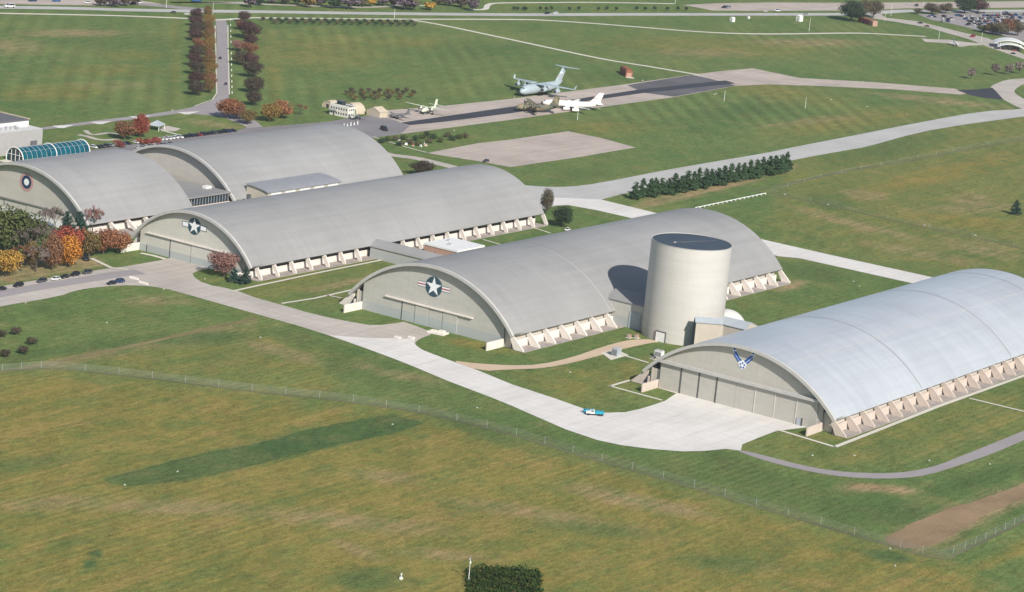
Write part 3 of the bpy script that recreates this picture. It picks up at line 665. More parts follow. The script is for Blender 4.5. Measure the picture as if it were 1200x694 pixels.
doors(H3, I3, 884.0, [627.2, 635.0, 642.6, 650.0, 657.0], 8.3, M['door3'], seams_dark=(2, 3))
child(MB().box(883.9, 883.97, 649.8, 650.5, 0, 8.3).build('door_gap', M['gap']), H3, I3)
track(H3, I3, 884.0, 619.3, 666.2, 8.5)
doors(H2, I2, 884.8, [766.4, 779.8, 792.7], 8.7, M['door2'], seams_dark=(0, 1))
track(H2, I2, 884.8, 752.9, 807.3, 8.9, hh=.5)
child(MB().box(884.5, 884.75, 807.2, 811.0, 0, 3.2).build('side_door', M['door2']), H2, I2)
child(MB().box(884.4, 884.6, 806.9, 807.2, 0, 3.3).build('door_gap', M['gap']), H2, I2)
doors(H4, I4, 884.0, [452.6, 461.9, 471.6, 480.6, 489.6, 498.5, 506.8, 515.2, 525.0], 10.6, M['door4'], zig=(.34, .26), seam=.10, gapw=.38, seams_dark=(4, 5, 6))
for yy in (461.9, 471.6, 480.6): child(MB().box(883.45, 883.52, yy-.14, yy+.14, .02, 10.6).build('door_post', M['white_conc']), H4, I4)
track(H4, I4, 884.0, 450.0, 526.3, 11.0, hh=1.15, dep=1.7, mat='rim')
child(MB().box(883.2, 883.5, 459.3, 461.0, 0.1, 3.0).build('side_door', M['bluegrey_roof']), H4, I4)
child(MB().box(883.3, 883.55, 458.6, 459.2, 0.1, 3.1).build('door_gap', M['gap']), H4, I4)
doors(H0, I0, 886.0, [873.0, 887.0, 902.0], 7.3, M['wall0'], seams_dark=(0, 1))
track(H0, I0, 886.0, 861.0, 915.0, 7.5, hh=.4, mat='soffit')
child(MB().box(885.5, 885.9, 862.0, 915.0, 0, 3.2).build('low_panel', M['white_paint']), H0, I0)

def emblem(root, inv, name): # container part
    o = MB().prism(circ(0, 0, .1, 6), 0, .01).build(name, M['white_sign']); return o
def star_emblem(root, inv, x, cy, cz, r, bar, red):
    d = flat(circ(cy, cz, r), x, M['dgreen'], 'emblem', .10); child(d, root, inv)
    sp = []
    for s in (-1, 1):
        a, b = (cy+s*r*.80, cy+s*bar)
        if red:
            y0, y1 = sorted((a, b)); h = .95
            sp.append(flat(rect(y0, y1, cz-h-.22, cz+h+.22), x-.02, M['red_sign' if 0 else 'dgreen'], 'bar_border', .03))
            sp.append(flat(rect(y0, y1-.0 if s < 0 else y1, cz-h, cz+h), x-.06, M['white_sign'], 'bar', .03))
            sp.append(flat(rect(y0, y1, cz-.33, cz+.33), x-.10, M['red_sign'], 'stripe', .02))
        else:
            y0, y1 = sorted((a, b)); h = .98
            sp.append(flat(rect(y0-(.3 if s < 0 else 0), y1+(.3 if s > 0 else 0), cz-h-.3, cz+h+.3), x-.02, M['dgreen'], 'bar_border', .03))
            sp.append(flat(rect(y0, y1, cz-h, cz+h), x-.06, M['white_sign'], 'bar', .03))
    sp.append(flat(circ(cy, cz, r*.985), x-.105, M['dgreen'], 'disc', .02))
    sp.append(flat(star_pts(cy, cz, r*.97), x-.13, M['white_sign'], 'star', .03))
    for o in sp: o.parent = d
star_emblem(H3, I3, 883.95, 641.2, 17.9, 4.4, 8.4, True)
star_emblem(H2, I2, 884.75, 778.9, 17.45, 3.85, 7.2, False)
rd = flat(circ(887.8, 17.9, 4.55), 885.95, M['pink_sign'], 'emblem', .08); child(rd, H0, I0)
for nm, r, mt, x in (('ring', 3.25, 'navy', 885.86), ('centre', 1.65, 'white_sign', 885.82)):
    flat(circ(887.8, 17.9, r), x, M[mt], nm, .03).parent = rd
# winged emblem of the right hangar
def winged(root, inv, x, cy, cz, s):
    T = lambda P: [(cy-px*s, cz+pz*s) for px, pz in P]      # px grows to the picture's right
    halves = []
    outl = [(-5.3, 4.3), (-4.4, 5.2), (-3.3, 2.5), (-.6, -.6), (0, -.2), (.6, -.6), (3.3, 2.5), (4.4, 5.2), (5.3, 4.3), (5.1, 2.6), (3.9, .7), (2.1, -1.5), (1.8, -2.3), (1.4, -3.1), (.9, -3.8), (0, -4.0), (-.9, -3.8), (-1.4, -3.1), (-1.8, -2.3), (-2.1, -1.5), (-3.9, .7), (-5.1, 2.6)]
    base = flat(T(outl), x, M['white_sign'], 'emblem', .06); child(base, root, inv)
    for sg in (-1, 1):
        for P in ([(-4.7, 4.75), (-5.05, 4.1), (-4.75, 2.95), (-3.95, 2.95), (-3.85, 3.5)],
                  [(-4.85, 2.55), (-3.45, 2.5), (-.55, -.55), (-1.35, -1.05)],
                  [(-4.5, 1.9), (-4.3, .8), (-2.1, -1.5), (-1.5, -1.2)]):
            Q = [(a*-sg, b) for a, b in P]
            flat(T(Q), x-.07, M['blue_sign'], 'wing', .03).parent = base
    for k in range(5):
        a = R_(90+72*k+36*0); c_ = (.92*math.cos(a), -2.45+.95*math.sin(a)); r1 = .46
        flat(T([(c_[0]+r1*math.cos(a+t)*(1.15 if t == 0 else .95), c_[1]+r1*math.sin(a+t)*(1.15 if t == 0 else .95)) for t in (0, 1.2, 2.3, 3.98, 5.08)]), x-.07, M['blue_sign'], 'star_point', .03).parent = base
winged(H4, I4, 883.95, 488.1, 20.2, .98)

# roof details: arcs and the long light line
def roof_arc(root, inv, c, cz, R, ae_y, x, w_, mat, name='roof_seam', h=.06):
    a = math.asin((c-ae_y)/R); K = 60; A = []; B = []
    for i in range(K+1):
        t = -a+2*a*i/K; A.append((x-w_/2, c+(R+h)*math.sin(t), cz+(R+h)*math.cos(t))); B.append((x+w_/2, c+(R+h)*math.sin(t), cz+(R+h)*math.cos(t)))
    o = mesh(name, A+B, [(i, i+1, K+2+i, K+1+i) for i in range(K)], mat, smooth=True); child(o, root, inv)
roof_arc(H3, I3, 640.9, -29.3, 56.65, 597.2, 956.5, .45, M['seam_light'])
roof_arc(H3, I3, 640.9, -29.3, 56.65, 597.2, 1090.0, .5, M['seam_dark'])
roof_arc(H3, I3, 640.9, -29.3, 56.65, 597.2, 1096.0, .5, M['seam_dark'])
for x in (956.5, 1042.8, 1105): roof_arc(H4, I4, 487.9, -33.3, 59.3, 444.2, x, .55, M['seam_dark'])
yl = 468.4; zl = arc(487.9, -33.3, 59.3, yl)+.12
child(MB().tube((884, yl, zl), (1120, yl, zl), .10, n=6).build('roof_cable', M['seam_light']), H4, I4)
for yl in (600.5, 444.6):
    pass

# ------------------------------------------------------------------ silo shaped building with its links
def silo():
    cx, cy, Rr, h = 968.5, 566.7, 17.6, 42.5
    root = empty('silo_building', (cx, cy, 0), 0, 'tall cream cylindrical tower with dark flat top between two hangars', 'silo')
    K = 96; mb = MB()
    def rg(r, z): return [(r*math.cos(2*math.pi*i/K), r*math.sin(2*math.pi*i/K), z) for i in range(K)]
    mb.loft([rg(Rr, 0), rg(Rr, h), rg(Rr-.35, h), rg(Rr-.35, h-.5)], caps=False)
    o = mb.build('wall', M['silo'], root); smooth_by_angle(o)
    mb = MB(); mb.loft([rg(Rr-.36, h-.6), rg(Rr-.36, h-.2)]); mr = mb.build('roof', M['silo_roof'], root)
    mb = MB(); mb.loft([rg(Rr+.05, h-.3), rg(Rr+.05, h+.06), rg(Rr-.22, h+.06), rg(Rr-.22, h-.3)], caps=False); smooth_by_angle(mb.build('parapet_cap', M['grey_wall'], root))
    MB().box(-11, 14, -.08, .08, h-.19, h-.08, rz=R_(-24)).build('walkway', M['roof_dark'], root)
    MB().box(-7, 6, -.10, .10, h-.19, h-.05, rz=R_(-20), c=(0, -4)).build('walkway', M['roof_dark'], root)
    MB().box(-9, -8.2, 3, 3.8, h-.19, h+.3).build('roof_hatch', M['grey_wall'], root)
    # door
    a0 = math.atan2(567.3-cy, 951.3-cx)+.03
    w_ = 2.3; dx, dy = math.cos(a0), math.sin(a0)
    def blk(r0_, r1_, hw, z0, z1, name, mat, par=root):
        P = [(r*dx-s*dy, r*dy+s*dx) for r, s in ((r0_, -hw), (r1_, -hw), (r1_, hw), (r0_, hw))]
        o = MB().prism(P, z0, z1, axis='z').build(name, mat, par); return o
    f = blk(Rr-.3, Rr+.35, 2.6, 0, 4.7, 'door_frame', M['gap'])
    blk(Rr-.2, Rr+.45, 2.2, .05, 4.2, 'door', M['white_paint'])
    return root
M['silo_roof'] = roofmat('silo_roof', (.055, .075, .10), .75, 0, 4.0, dark=.9, streak=.15, spec=.15)
silo()

def gable_poly(w_, eave, ridge): return [(-w_/2, 0), (-w_/2, eave), (0, ridge), (w_/2, eave), (w_/2, 0)]
def gabled(root, cx, cy, ln, wd, eave, ridge, rz, wallm, roofm, inv=None, over=.35):
    """gabled block, ridge along local x"""
    M4 = Matrix.Translation((cx, cy, 0)) @ Matrix.Rotation(rz, 4, 'Z')
    a = MB().prism([(p[0], p[1]) for p in [(-wd/2, 0), (-wd/2, eave-.02), (0, ridge-.05), (wd/2, eave-.02), (wd/2, 0)]], -ln/2, ln/2)
    b = MB()
    for s in (-1, 1):
        q = (ridge-eave)/(wd/2)
        P = [(s*(wd/2+over), eave-over*q), (0, ridge), (0, ridge+.3), (s*(wd/2+over), eave-over*q+.3)]
        b.prism(P, -ln/2-over, ln/2+over)
    o1 = a.build('wall', wallm); o2 = b.build('roof', roofm)
    for o in (o1, o2):
        o.data.transform(M4)
        if inv is not None: child(o, root, inv)
        else: o.data.transform(Matrix.Translation(-Vector(root.location))); o.parent = root
# link hangar 3 - silo
lk = empty('link_building', (966, 592, 0), 0, 'grey gabled link joining the star hangar to the silo tower', 'link building')
o = MB().prism([(-5.5, 0), (-5.5, 11.0), (2.5, 14.2), (12.5, 11.0), (12.5, 0)], -12.0, 9.5, axis='y').build('wall', M['wall3'], lk)
b = MB()
b.prism([(-6.0, 10.9), (2.5, 14.3), (2.5, 14.6), (-6.0, 11.2)], -10.5, 10.5, axis='y'); b.prism([(2.5, 14.3), (13, 10.9), (13, 11.2), (2.5, 14.6)], -10.5, 10.5, axis='y')
b.build('roof', M['roof_grey'], lk)
MB().box(-5.75, -5.5, -8.5, -2.5, 0.02, 7.5).build('door', M['bluegrey_roof'], lk)
# lobby and link to hangar 4
lb = empty('link_building', (965, 548, 0), 0, 'tan gabled lobby turned at an angle between the silo and the right hangar', 'link building')
dx_, dy_ = .61, -.79; nx_, ny_ = -.79, -.61; ox, oy = 952.4, 551.3
def obl(poly, t0, t1, name, mt, par):
    mb = MB(); n = len(poly)
    vs = [(ox-965+t*dx_+q*nx_, oy-548+t*dy_+q*ny_, z) for t in (t0, t1) for q, z in poly]
    mb.add(vs, [(i, (i+1) % n, n+(i+1) % n, n+i) for i in range(n)]+[tuple(range(n-1, -1, -1)), tuple(range(n, 2*n))]); return mb.build(name, mt, par)
obl([(-9, 0), (-9, 4.0), (-5.2, 8.2), (0, 14.0), (3.0, 12.6), (3.0, 0)], 0.15, 12, 'wall', M['tan_wall'], lb)
obl([(-5.0, .1), (-5.0, 8.0), (0, 13.7), (2.8, 12.3), (2.8, .1)], -.02, .12, 'end_face', M['glass_dark'], lb)  # shade of the unlit gable wall put into a dark sheet, not real glazing
obl([(-9.4, 3.7), (0, 14.2), (3.4, 12.5), (3.4, 12.8), (0, 14.5), (-9.4, 4.1)], -.3, 11.6, 'roof', M['bluegrey_roof'], lb)
MB().prism([(-7.6, 0), (-7.6, 12.6), (-2.5, 14.6), (7, 11), (7, 0)], -18.5, -6.2, axis='y').build('wall', M['tan_wall'], lb)
MB().prism([(-8.0, 12.5), (-2.5, 14.7), (7.4, 10.9), (7.4, 11.2), (-2.5, 15.0), (-8.0, 12.8)], -18.6, -5.0, axis='y').build('roof', M['bluegrey_roof'], lb)
dm = empty('dome_pod', (988, 556, 0), 0, 'white rounded dome behind the silo tower', 'dome')
mb = MB(); K = 32
mb.loft([[((9.0*math.cos(t))*math.cos(2*math.pi*i/K), (9.0*math.cos(t))*math.sin(2*math.pi*i/K), 3+8.6*math.sin(t)) for i in range(K)] for t in [0, .2, .4, .6, .8, 1.0, 1.2, 1.4, 1.52]])
mb.build('shell', M['dome_white'], dm, smooth=True)
mb = MB(); mb.tube((0, 0, 0), (0, 0, 3.02), 9.1, 9.1, n=32); smooth_by_angle(mb.build('base_wall', M['tan_wall'], dm))
# ------------------------------------------------------------------ trees
def leafmat(name, c, var=.3, c2=None):
    m, n, b = newmat(name)
    g = N(n, 'ShaderNodeNewGeometry'); oi = N(n, 'ShaderNodeObjectInfo')
    lo = tuple(x*(1-var) for x in c); hi = tuple(min(1, x*(1+var)) for x in (c2 or c))
    a = mixc(n, g.outputs['Random Per Island'], lo, hi)
    a = mixc(n, 1.0, a, remap(n, oi.outputs['Random'], 0, 1, .85, 1.15), 'MULTIPLY')
    L(n, a, b.inputs['Base Color']); b.inputs['Roughness'].default_value = .85; b.inputs['Specular IOR Level'].default_value = .12
    return m
LF = {
    'green': leafmat('leaf_green', (.060, .085, .030), .35, (.085, .10, .035)),
    'dgreen': leafmat('leaf_dark_green', (.035, .060, .032), .35),
    'orange': leafmat('leaf_orange', (.44, .150, .03), .35, (.54, .24, .045)),
    'red': leafmat('leaf_red', (.24, .055, .045), .35, (.30, .085, .05)),
    'yellow': leafmat('leaf_yellow', (.36, .19, .04), .35, (.40, .25, .055)),
    'golden': leafmat('leaf_golden', (.18, .118, .048), .30),
    'goldbrown': leafmat('leaf_gold_brown', (.215, .14, .045), .35),
    'rust': leafmat('leaf_rust', (.17, .085, .055), .35, (.215, .11, .06)),
    'redorange': leafmat('leaf_redorange', (.22, .085, .055), .4, (.28, .13, .065)),
    'purple': leafmat('leaf_purple', (.088, .052, .048), .3),
    'brown': leafmat('leaf_brown', (.115, .098, .062), .3),
    'bare': leafmat('leaf_bare', (.18, .145, .13), .25),
    'barepink': leafmat('leaf_bare_reddish', (.26, .14, .12), .3),
    'greenbrown': leafmat('leaf_greenbrown', (.12, .11, .04), .35, (.18, .12, .05)),
    'spruce': leafmat('leaf_spruce', (.030, .062, .048), .3),
    'pine': leafmat('leaf_pine', (.034, .068, .036), .35, (.052, .095, .042)),
    'darkbrown': leafmat('leaf_dark_brown', (.075, .060, .045), .3),
    'mauve': leafmat('leaf_mauve', (.13, .10, .12), .25),
}
def leaves(lobes, n, size, seed, flat=.0, shell=.35):
    """small leaf-clump faces through the volume of several lobes (cx, cy, cz, rx, ry, rz)"""
    r = random.Random(seed); vs, fs = [], []
    wts = [l[3]*l[4]*l[5] for l in lobes]; tot = sum(wts)
    for l, wt in zip(lobes, wts):
        for _ in range(max(6, int(n*wt/tot))):
            while True:
                x, y, z = r.uniform(-1, 1), r.uniform(-1, 1), r.uniform(-1, 1); d = x*x+y*y+z*z
                if shell*shell < d < 1: break
            k = 1+.14*math.sin(5*x+seed+l[0]*3)*math.cos(4*y+2*z+l[2])
            p = Vector((l[0]+x*l[3]*k, l[1]+y*l[4]*k, l[2]+z*l[5]*k))
            nrm = Vector((x+r.gauss(0, .5), y+r.gauss(0, .5), z+.25+r.gauss(0, .5)))
            q = nrm.to_track_quat('Z', 'Y'); s = size*r.uniform(.55, 1.35); a = r.uniform(0, 6.28)
            i = len(vs)
            for t in range(4):
                an = a+t*math.pi/2; rr = s*(1 if t % 2 else r.uniform(.5, .9))
                vs.append(tuple(p+q @ Vector((rr*math.cos(an), rr*math.sin(an), r.uniform(-.25, .25)*s))))
            fs.append((i, i+1, i+2, i+3))
    return vs, fs
def trunk(h0, h1, r, seed, n=5, spread=.5, up=.25):
    b = MB(); rr = random.Random(seed)
    b.tube((0, 0, -.02), (0, 0, h0), r, r*.75, n=7); b.tube((0, 0, h0-.01), (.02, 0, h1), r*.7, r*.2, n=6)
    for k in range(n):
        a = 6.283*k/n+rr.uniform(-.4, .4); z = h0*rr.uniform(.75, 1.3)
        b.tube((0, 0, z), (spread*math.cos(a), spread*math.sin(a), z+up+rr.uniform(.1, .3)), r*.5, r*.1, n=5)
    return b
TREE = {}
def reg(kind, trunkmb, crown):
    t = trunkmb.build('trunk', M['bark']); c = mesh('crown', crown[0], crown[1], LF['green'])
    TREE.setdefault(kind, []).append((t.data, c.data))
    for o in (t, c): bpy.data.objects.remove(o)
# unit trees: height 1, crown radius .5 (scaled to the real height and width)
def rl(seed, n, R0, cz, hz, jit=.22):
    r = random.Random(seed); out = [(0, 0, cz, R0*.8, R0*.8, hz*.85)]
    for k in range(n):
        a = 6.283*k/n+r.uniform(-.3, .3); d = R0*r.uniform(.35, .62); q = R0*r.uniform(.32, .5)
        out.append((d*math.cos(a), d*math.sin(a), cz+r.uniform(-.6, .7)*hz*.75, q, q, q*r.uniform(.6, .95)))
    return out
for s in range(3): reg('round', trunk(.25, .8, .03, s, spread=.28), leaves(rl(s, 8, .56, .56, .46), 3600, .028, s))
for s in range(2): reg('small', trunk(.22, .7, .03, s, n=4, spread=.25), leaves(rl(s+9, 5, .5, .6, .4), 420, .055, s+5))
for s in range(2): reg('far', trunk(.15, .6, .03, s, n=3, spread=.2), leaves(rl(s+19, 6, .5, .56, .44), 340, .075, s+15))
for s in range(2): reg('oval', trunk(.2, .8, .028, s, spread=.2, up=.3), leaves([(0, 0, .55, .45, .45, .45)]+rl(s+3, 6, .5, .5, .38)[1:]+[(0, 0, .82, .26, .26, .2)], 3400, .028, s+3))
def bare(seed):
    r = random.Random(seed); b = MB(); tips = []
    b.tube((0, 0, -.02), (0, 0, .32), .028, .022, n=6)
    def grow(p, d, ln, rad, lv):
        q = p+d*ln; b.tube(p, q, rad, rad*.6, n=4, caps=False)
        if lv == 0: tips.append(q); return
        for _ in range(3 if lv > 1 else 4):
            e = (d+Vector((r.gauss(0, .45), r.gauss(0, .45), r.gauss(.05, .3)))).normalized()
            grow(q, e, ln*r.uniform(.62, .85), rad*.6, lv-1)
    for k in range(5):
        a = 6.283*k/5; grow(Vector((0, 0, .28)), Vector((.7*math.cos(a), .7*math.sin(a), .9)).normalized(), .21, .013, 3)
    v, f = leaves([(t.x, t.y, t.z, .05, .05, .05) for t in tips[::2]], 2200, .015, seed, shell=0)
    return b, (v, f)
for s in range(2): reg('bare', *bare(s))
def spruce(seed, layers=17, wob=.12, quad=.05):
    r = random.Random(seed); vs, fs = [], []
    for k in range(layers):
        t = k/(layers-1); z = .08+.9*t; R0 = .5*(1-t)**.85+.02
        nb = max(5, int(24*(1-t)+5))
        for j in range(nb):
            a = 6.283*j/nb+r.uniform(-.2, .2); ln = R0*r.uniform(.75, 1.12)
            for m_ in range(max(2, int(ln/.055))):
                d = ln*(m_+.6)/max(2, int(ln/.055)); w_ = quad*(1.25-.5*d/ln)
                p = Vector((d*math.cos(a), d*math.sin(a), z-.22*d+r.uniform(-.02, .02)))
                q = Vector((math.cos(a)*.5+r.gauss(0, .35), math.sin(a)*.5+r.gauss(0, .35), .9)).to_track_quat('Z', 'Y'); i = len(vs); an = r.uniform(0, 6.28)
                for t4 in range(4): vs.append(tuple(p+q @ Vector((w_*math.cos(an+t4*1.571), w_*math.sin(an+t4*1.571)*.7, 0))))
                fs.append((i, i+1, i+2, i+3))
    b = MB(); b.tube((0, 0, -.02), (0, 0, .95), .02, .004, n=6)
    return b, (vs, fs)
for s in range(3): reg('spruce', *spruce(s))
def pine(seed):
    r = random.Random(seed*7+3); lob = []
    for k in range(60):
        z = .10+.84*(k/60)**.9; R0 = .44*(1-(z-.1)/.95)**.62; a = r.uniform(0, 6.28); d = R0*r.uniform(.1, .85); q = max(.05, R0*r.uniform(.25, .45))
        lob.append((d*math.cos(a), d*math.sin(a), z, q, q, max(.045, q*.42)))
    lob.append((0, 0, .93, .06, .06, .07)); b = MB(); b.tube((0, 0, -.02), (0, 0, .9), .022, .005, n=6)
    return b, leaves(lob, 3600, .030, seed, shell=.0)
for s in range(4): reg('pine', *pine(s))
def bush(seed): return MB().tube((0, 0, -.02), (0, 0, .4), .05, .02, n=5), leaves([(0, 0, .48, .48, .48, .48), (.2, .1, .5, .3, .3, .42), (-.2, -.1, .45, .3, .3, .4)], 420, .06, seed)
for s in range(2): reg('bush', *bush(s))

tcount = [0]
def tree(px, py, hpx, wpx, kind, leaf, label, group=None, name=None, cat='tree', parts=True, hm=None, wm=None):
    """a tree standing where the photo shows its foot; its height and width in pixels are turned into metres"""
    x, y = G(px, py); s = mpp(x, y); h = hm or hpx*s/.975*(1.0 if kind in ('spruce', 'pine') else 1.12); w_ = wm or wpx*s*(1.0 if kind == 'pine' else 1.5 if kind == 'spruce' else 1.25 if kind == 'bare' else 1.3)
    tcount[0] += 1; k = tcount[0]
    nm = name or {'spruce': 'conifer_tree', 'pine': 'conifer_tree', 'bare': 'bare_tree', 'bush': 'shrub'}.get(kind, 'autumn_tree' if leaf not in ('green', 'dgreen') else 'leafy_tree')
    r = empty(nm, (x, y, 0), (k*2.4) % 6.28, label, cat, group)
    t, c = TREE[kind][k % len(TREE[kind])]
    for n_, d, mt in (('trunk', t, M['bark']), ('crown', c, LF[leaf])):
        o = bpy.data.objects.new(n_, d); C.objects.link(o); o.parent = r; o.scale = (w_, w_, h)
        o.material_slots[0].link = 'OBJECT'; o.material_slots[0].material = mt
    return r
ORD = ['first', 'second', 'third', 'fourth', 'fifth', 'sixth', 'seventh', 'eighth', 'ninth', 'tenth', 'eleventh', 'twelfth', 'thirteenth', 'fourteenth', 'fifteenth', 'sixteenth', 'seventeenth', 'eighteenth', 'nineteenth', 'twentieth', 'twenty-first', 'twenty-second', 'twenty-third', 'twenty-fourth', 'twenty-fifth', 'twenty-sixth', 'twenty-seventh', 'twenty-eighth', 'twenty-ninth', 'thirtieth', 'thirty-first', 'thirty-second', 'thirty-third', 'thirty-fourth', 'thirty-fifth', 'thirty-sixth', 'thirty-seventh', 'thirty-eighth', 'thirty-ninth', 'fortieth']
G1 = 'autumn trees beside the parking street'
tree(6, 295, 50, 46, 'round', 'green', 'largest dark green tree with orange tinged top at the left edge', G1)
tree(30, 293, 42, 36, 'round', 'green', 'bushy green tree right of the largest green tree', G1)
tree(7, 324, 29, 30, 'round', 'yellow', 'yellow and orange tree lowest at the left edge', G1)
tree(30, 300, 34, 30, 'bare', 'bare', 'bare grey tree in front of the bushy green tree', G1)
tree(50, 296, 36, 30, 'bare', 'bare', 'bare greyish tree left of the red tree', G1)
tree(25, 318, 32, 26, 'bare', 'rust', 'dark russet thin tree beside the yellow tree', G1)
tree(42, 319, 32, 26, 'bare', 'bare', 'bare mauve grey tree by the kerb left of the orange trees', G1)
tree(36, 312, 26, 18, 'oval', 'greenbrown', 'dull green brown tree between two bare trees', G1)
tree(61, 317, 38, 22, 'oval', 'rust', 'brownish orange tree left of the bright orange tree', G1)
tree(81, 313, 33, 26, 'oval', 'orange', 'bright orange tree glowing beside the street', G1)
tree(72, 312, 24, 12, 'oval', 'yellow', 'slim yellow tree touching the bright orange tree', G1)
tree(80, 303, 33, 30, 'round', 'red', 'bright red tree behind the orange tree', G1)
tree(54, 275, 34, 18, 'bare', 'bare', 'tall leafless tree left of the paired spruces', G1)
tree(64, 273, 32, 17, 'bare', 'bare', 'leafless tree close left of the paired spruces', G1)
tree(77, 280, 33, 30, 'pine', 'spruce', 'left one of the paired spruces before the roundel hangar', G1)
tree(93, 282, 35, 32, 'pine', 'spruce', 'right one of the paired spruces before the roundel hangar', G1)
tree(108, 276, 36, 22, 'bare', 'barepink', 'reddish bare tree before the corner of the roundel hangar', G1)
tree(104, 302, 30, 24, 'round', 'greenbrown', 'olive brown tree right of the red tree', G1)
tree(121, 298, 28, 26, 'round', 'redorange', 'left russet orange tree by the barred star hangar corner', G1)
tree(138, 297, 26, 26, 'round', 'redorange', 'right russet orange tree by the barred star hangar corner', G1)
tree(262, 325, 28, 27, 'round', 'barepink', 'pinkish brown tree on the grass island', 'trees on the grass island')
tree(274, 331, 18, 20, 'pine', 'spruce', 'small spruce right of the pinkish tree', 'trees on the grass island')
tree(287, 333, 20, 20, 'pine', 'spruce', 'small spruce at the right end of the island', 'trees on the grass island')
tree(640, 250, 26, 14, 'oval', 'brown', 'slim brown tree at the rear corner of the long hangar')
tree(658, 266, 23, 20, 'round', 'dgreen', 'dark green tree beside a parked white car')
tree(494, 206, 17, 22, 'round', 'darkbrown', 'round grey green tree behind the hangar roofs')
tree(1190, 252, 18, 17, 'pine', 'spruce', 'lone dark conifer in the right field')
# conifer screen
pk = [(744, 234), (752, 231.5), (762, 231), (767, 228), (775, 228), (783, 228.5), (790, 224.5), (798, 226), (805, 222.5), (812, 223), (818, 220.5), (826, 221), (833, 218), (841, 217.5), (848, 214.5), (856, 214), (864, 213), (871, 210.5), (878, 210), (886, 208), (893, 205.5), (901, 206), (908, 203), (915, 203.5), (921, 201)]
for k, (x, y) in enumerate(pk):
    tree(x, y, rnd.uniform(20, 25), rnd.uniform(19, 25), 'pine', 'pine', 'dark conifer, %s from the left in the long windbreak row' % ORD[k], 'windbreak conifers beside the taxiway')
# trees along the drive
for k, (x, y, h, w_, lf, a) in enumerate([(230, 22, 11, 12, 'purple', 'dark purple'), (229, 31, 11, 14, 'purple', 'dark plum'), (231, 40, 13, 15, 'darkbrown', 'dark'), (230, 48, 13, 16, 'purple', 'dark'), (233, 58, 12, 13, 'rust', 'orange brown'), (230, 68, 14, 15, 'darkbrown', 'dark brown'), (230, 78, 14, 16, 'purple', 'dark'), (231, 88, 15, 16, 'darkbrown', 'dark'), (230, 99, 15, 16, 'purple', 'dark brown'), (230, 112, 16, 17, 'darkbrown', 'dark brown')]):
    tree(x, y, h, w_, 'round', lf, '%s tree, %s from the top in the outer row left of the drive' % (a, ORD[k]), 'outer dark row left of the drive')
for k in range(13):
    t = k/12; tree(243+t*2+(k % 2)*1.5, 21+t*88, (11+t*3)*rnd.uniform(.8, 1.15), (11+t*2)*rnd.uniform(.8, 1.1), ('oval', 'round')[k % 2], ('golden', 'goldbrown', 'golden', 'rust')[k % 4], 'golden brown tree, %s from the top in the row lining the drive' % ORD[k], 'golden row left of the drive')
for k, (x, y, h, w_, lf, a) in enumerate([(286, 26, 12, 12, 'purple', 'round plum'), (283, 35, 10, 12, 'rust', 'dull red'), (292, 46, 19, 22, 'purple', 'broad plum'), (294, 54, 13, 15, 'purple', 'dark'), (280, 60, 12, 13, 'barepink', 'pinkish'), (293, 65, 14, 16, 'rust', 'brown red'), (283, 76, 15, 18, 'brown', 'brown'), (294, 78, 15, 15, 'purple', 'dark plum'), (296, 91, 17, 19, 'darkbrown', 'dark'), (297, 109, 18, 19, 'darkbrown', 'dark green brown'), (297, 124, 17, 16, 'darkbrown', 'dark')]):
    tree(x, y, h, w_, 'round', lf, '%s tree, %s from the top in the row right of the drive' % (a, ORD[k]), 'dark row right of the drive')
tree(266, 139, 22, 22, 'round', 'redorange', 'russet red tree at the lower end of the drive'); tree(277, 140, 19, 20, 'round', 'rust', 'orange brown tree at the lower end of the drive')
tree(290, 146, 16, 16, 'round', 'greenbrown', 'olive brown tree by the car park corner'); tree(316, 143, 20, 20, 'round', 'goldbrown', 'left golden orange tree beside the car park')
tree(330, 139, 20, 20, 'round', 'redorange', 'right orange tree beside the car park'); tree(352, 135, 13, 14, 'bare', 'rust', 'small brown bare tree left of the white house')
tree(165, 161, 24, 19, 'oval', 'red', 'dense crimson tree beside the shelter'); tree(146, 164, 21, 20, 'round', 'rust', 'faded russet tree left of the crimson tree')
for k, (x, y) in enumerate([(138, 170), (142, 173), (163, 168), (170, 170), (177, 168), (184, 167)]):
    tree(x, y, 6, 9, 'bush', 'red', 'dark red shrub, %s from the left along the car park' % ORD[k], 'red shrubs along the car park', cat='shrub')
# orchard plots: small saplings
sap = [(x + rnd.uniform(-2, 2), y) for y, n, a, b in ((109, 7, 412, 478), (112, 8, 405, 484), (115, 7, 410, 480), (118, 5, 414, 470)) for x in [a+(b-a)*i/(n-1) for i in range(n)]]
for k, (x, y) in enumerate(sorted(sap)):
    tree(x, y+rnd.uniform(-.8, .8), 6.0, 6.2, 'small', ('brown', 'greenbrown', 'darkbrown')[k % 3], '%s sapling, %s from the left in the memorial grove behind the small houses' % (('brown', 'olive', 'dark')[k % 3], ORD[k]), 'saplings behind the small houses', name='sapling')
for k, x in enumerate(np.linspace(308, 482, 20)):
    y = 25+(x-308)*.018
    tree(x, y, 5, 5.5, 'small', ('darkbrown', 'dgreen')[k % 2], '%s sapling, %s from the left in the upper row by the highway' % (('brown', 'green')[k % 2], ORD[k]), 'upper sapling row by the highway', name='sapling')
    if k > 0: tree(x+4, y+3, 5, 6.5, 'small', ('dgreen', 'brown')[k % 2], '%s sapling, %s from the left in the lower row by the highway' % (('green', 'brown')[k % 2], ORD[k-1]), 'lower sapling row by the highway', name='sapling')
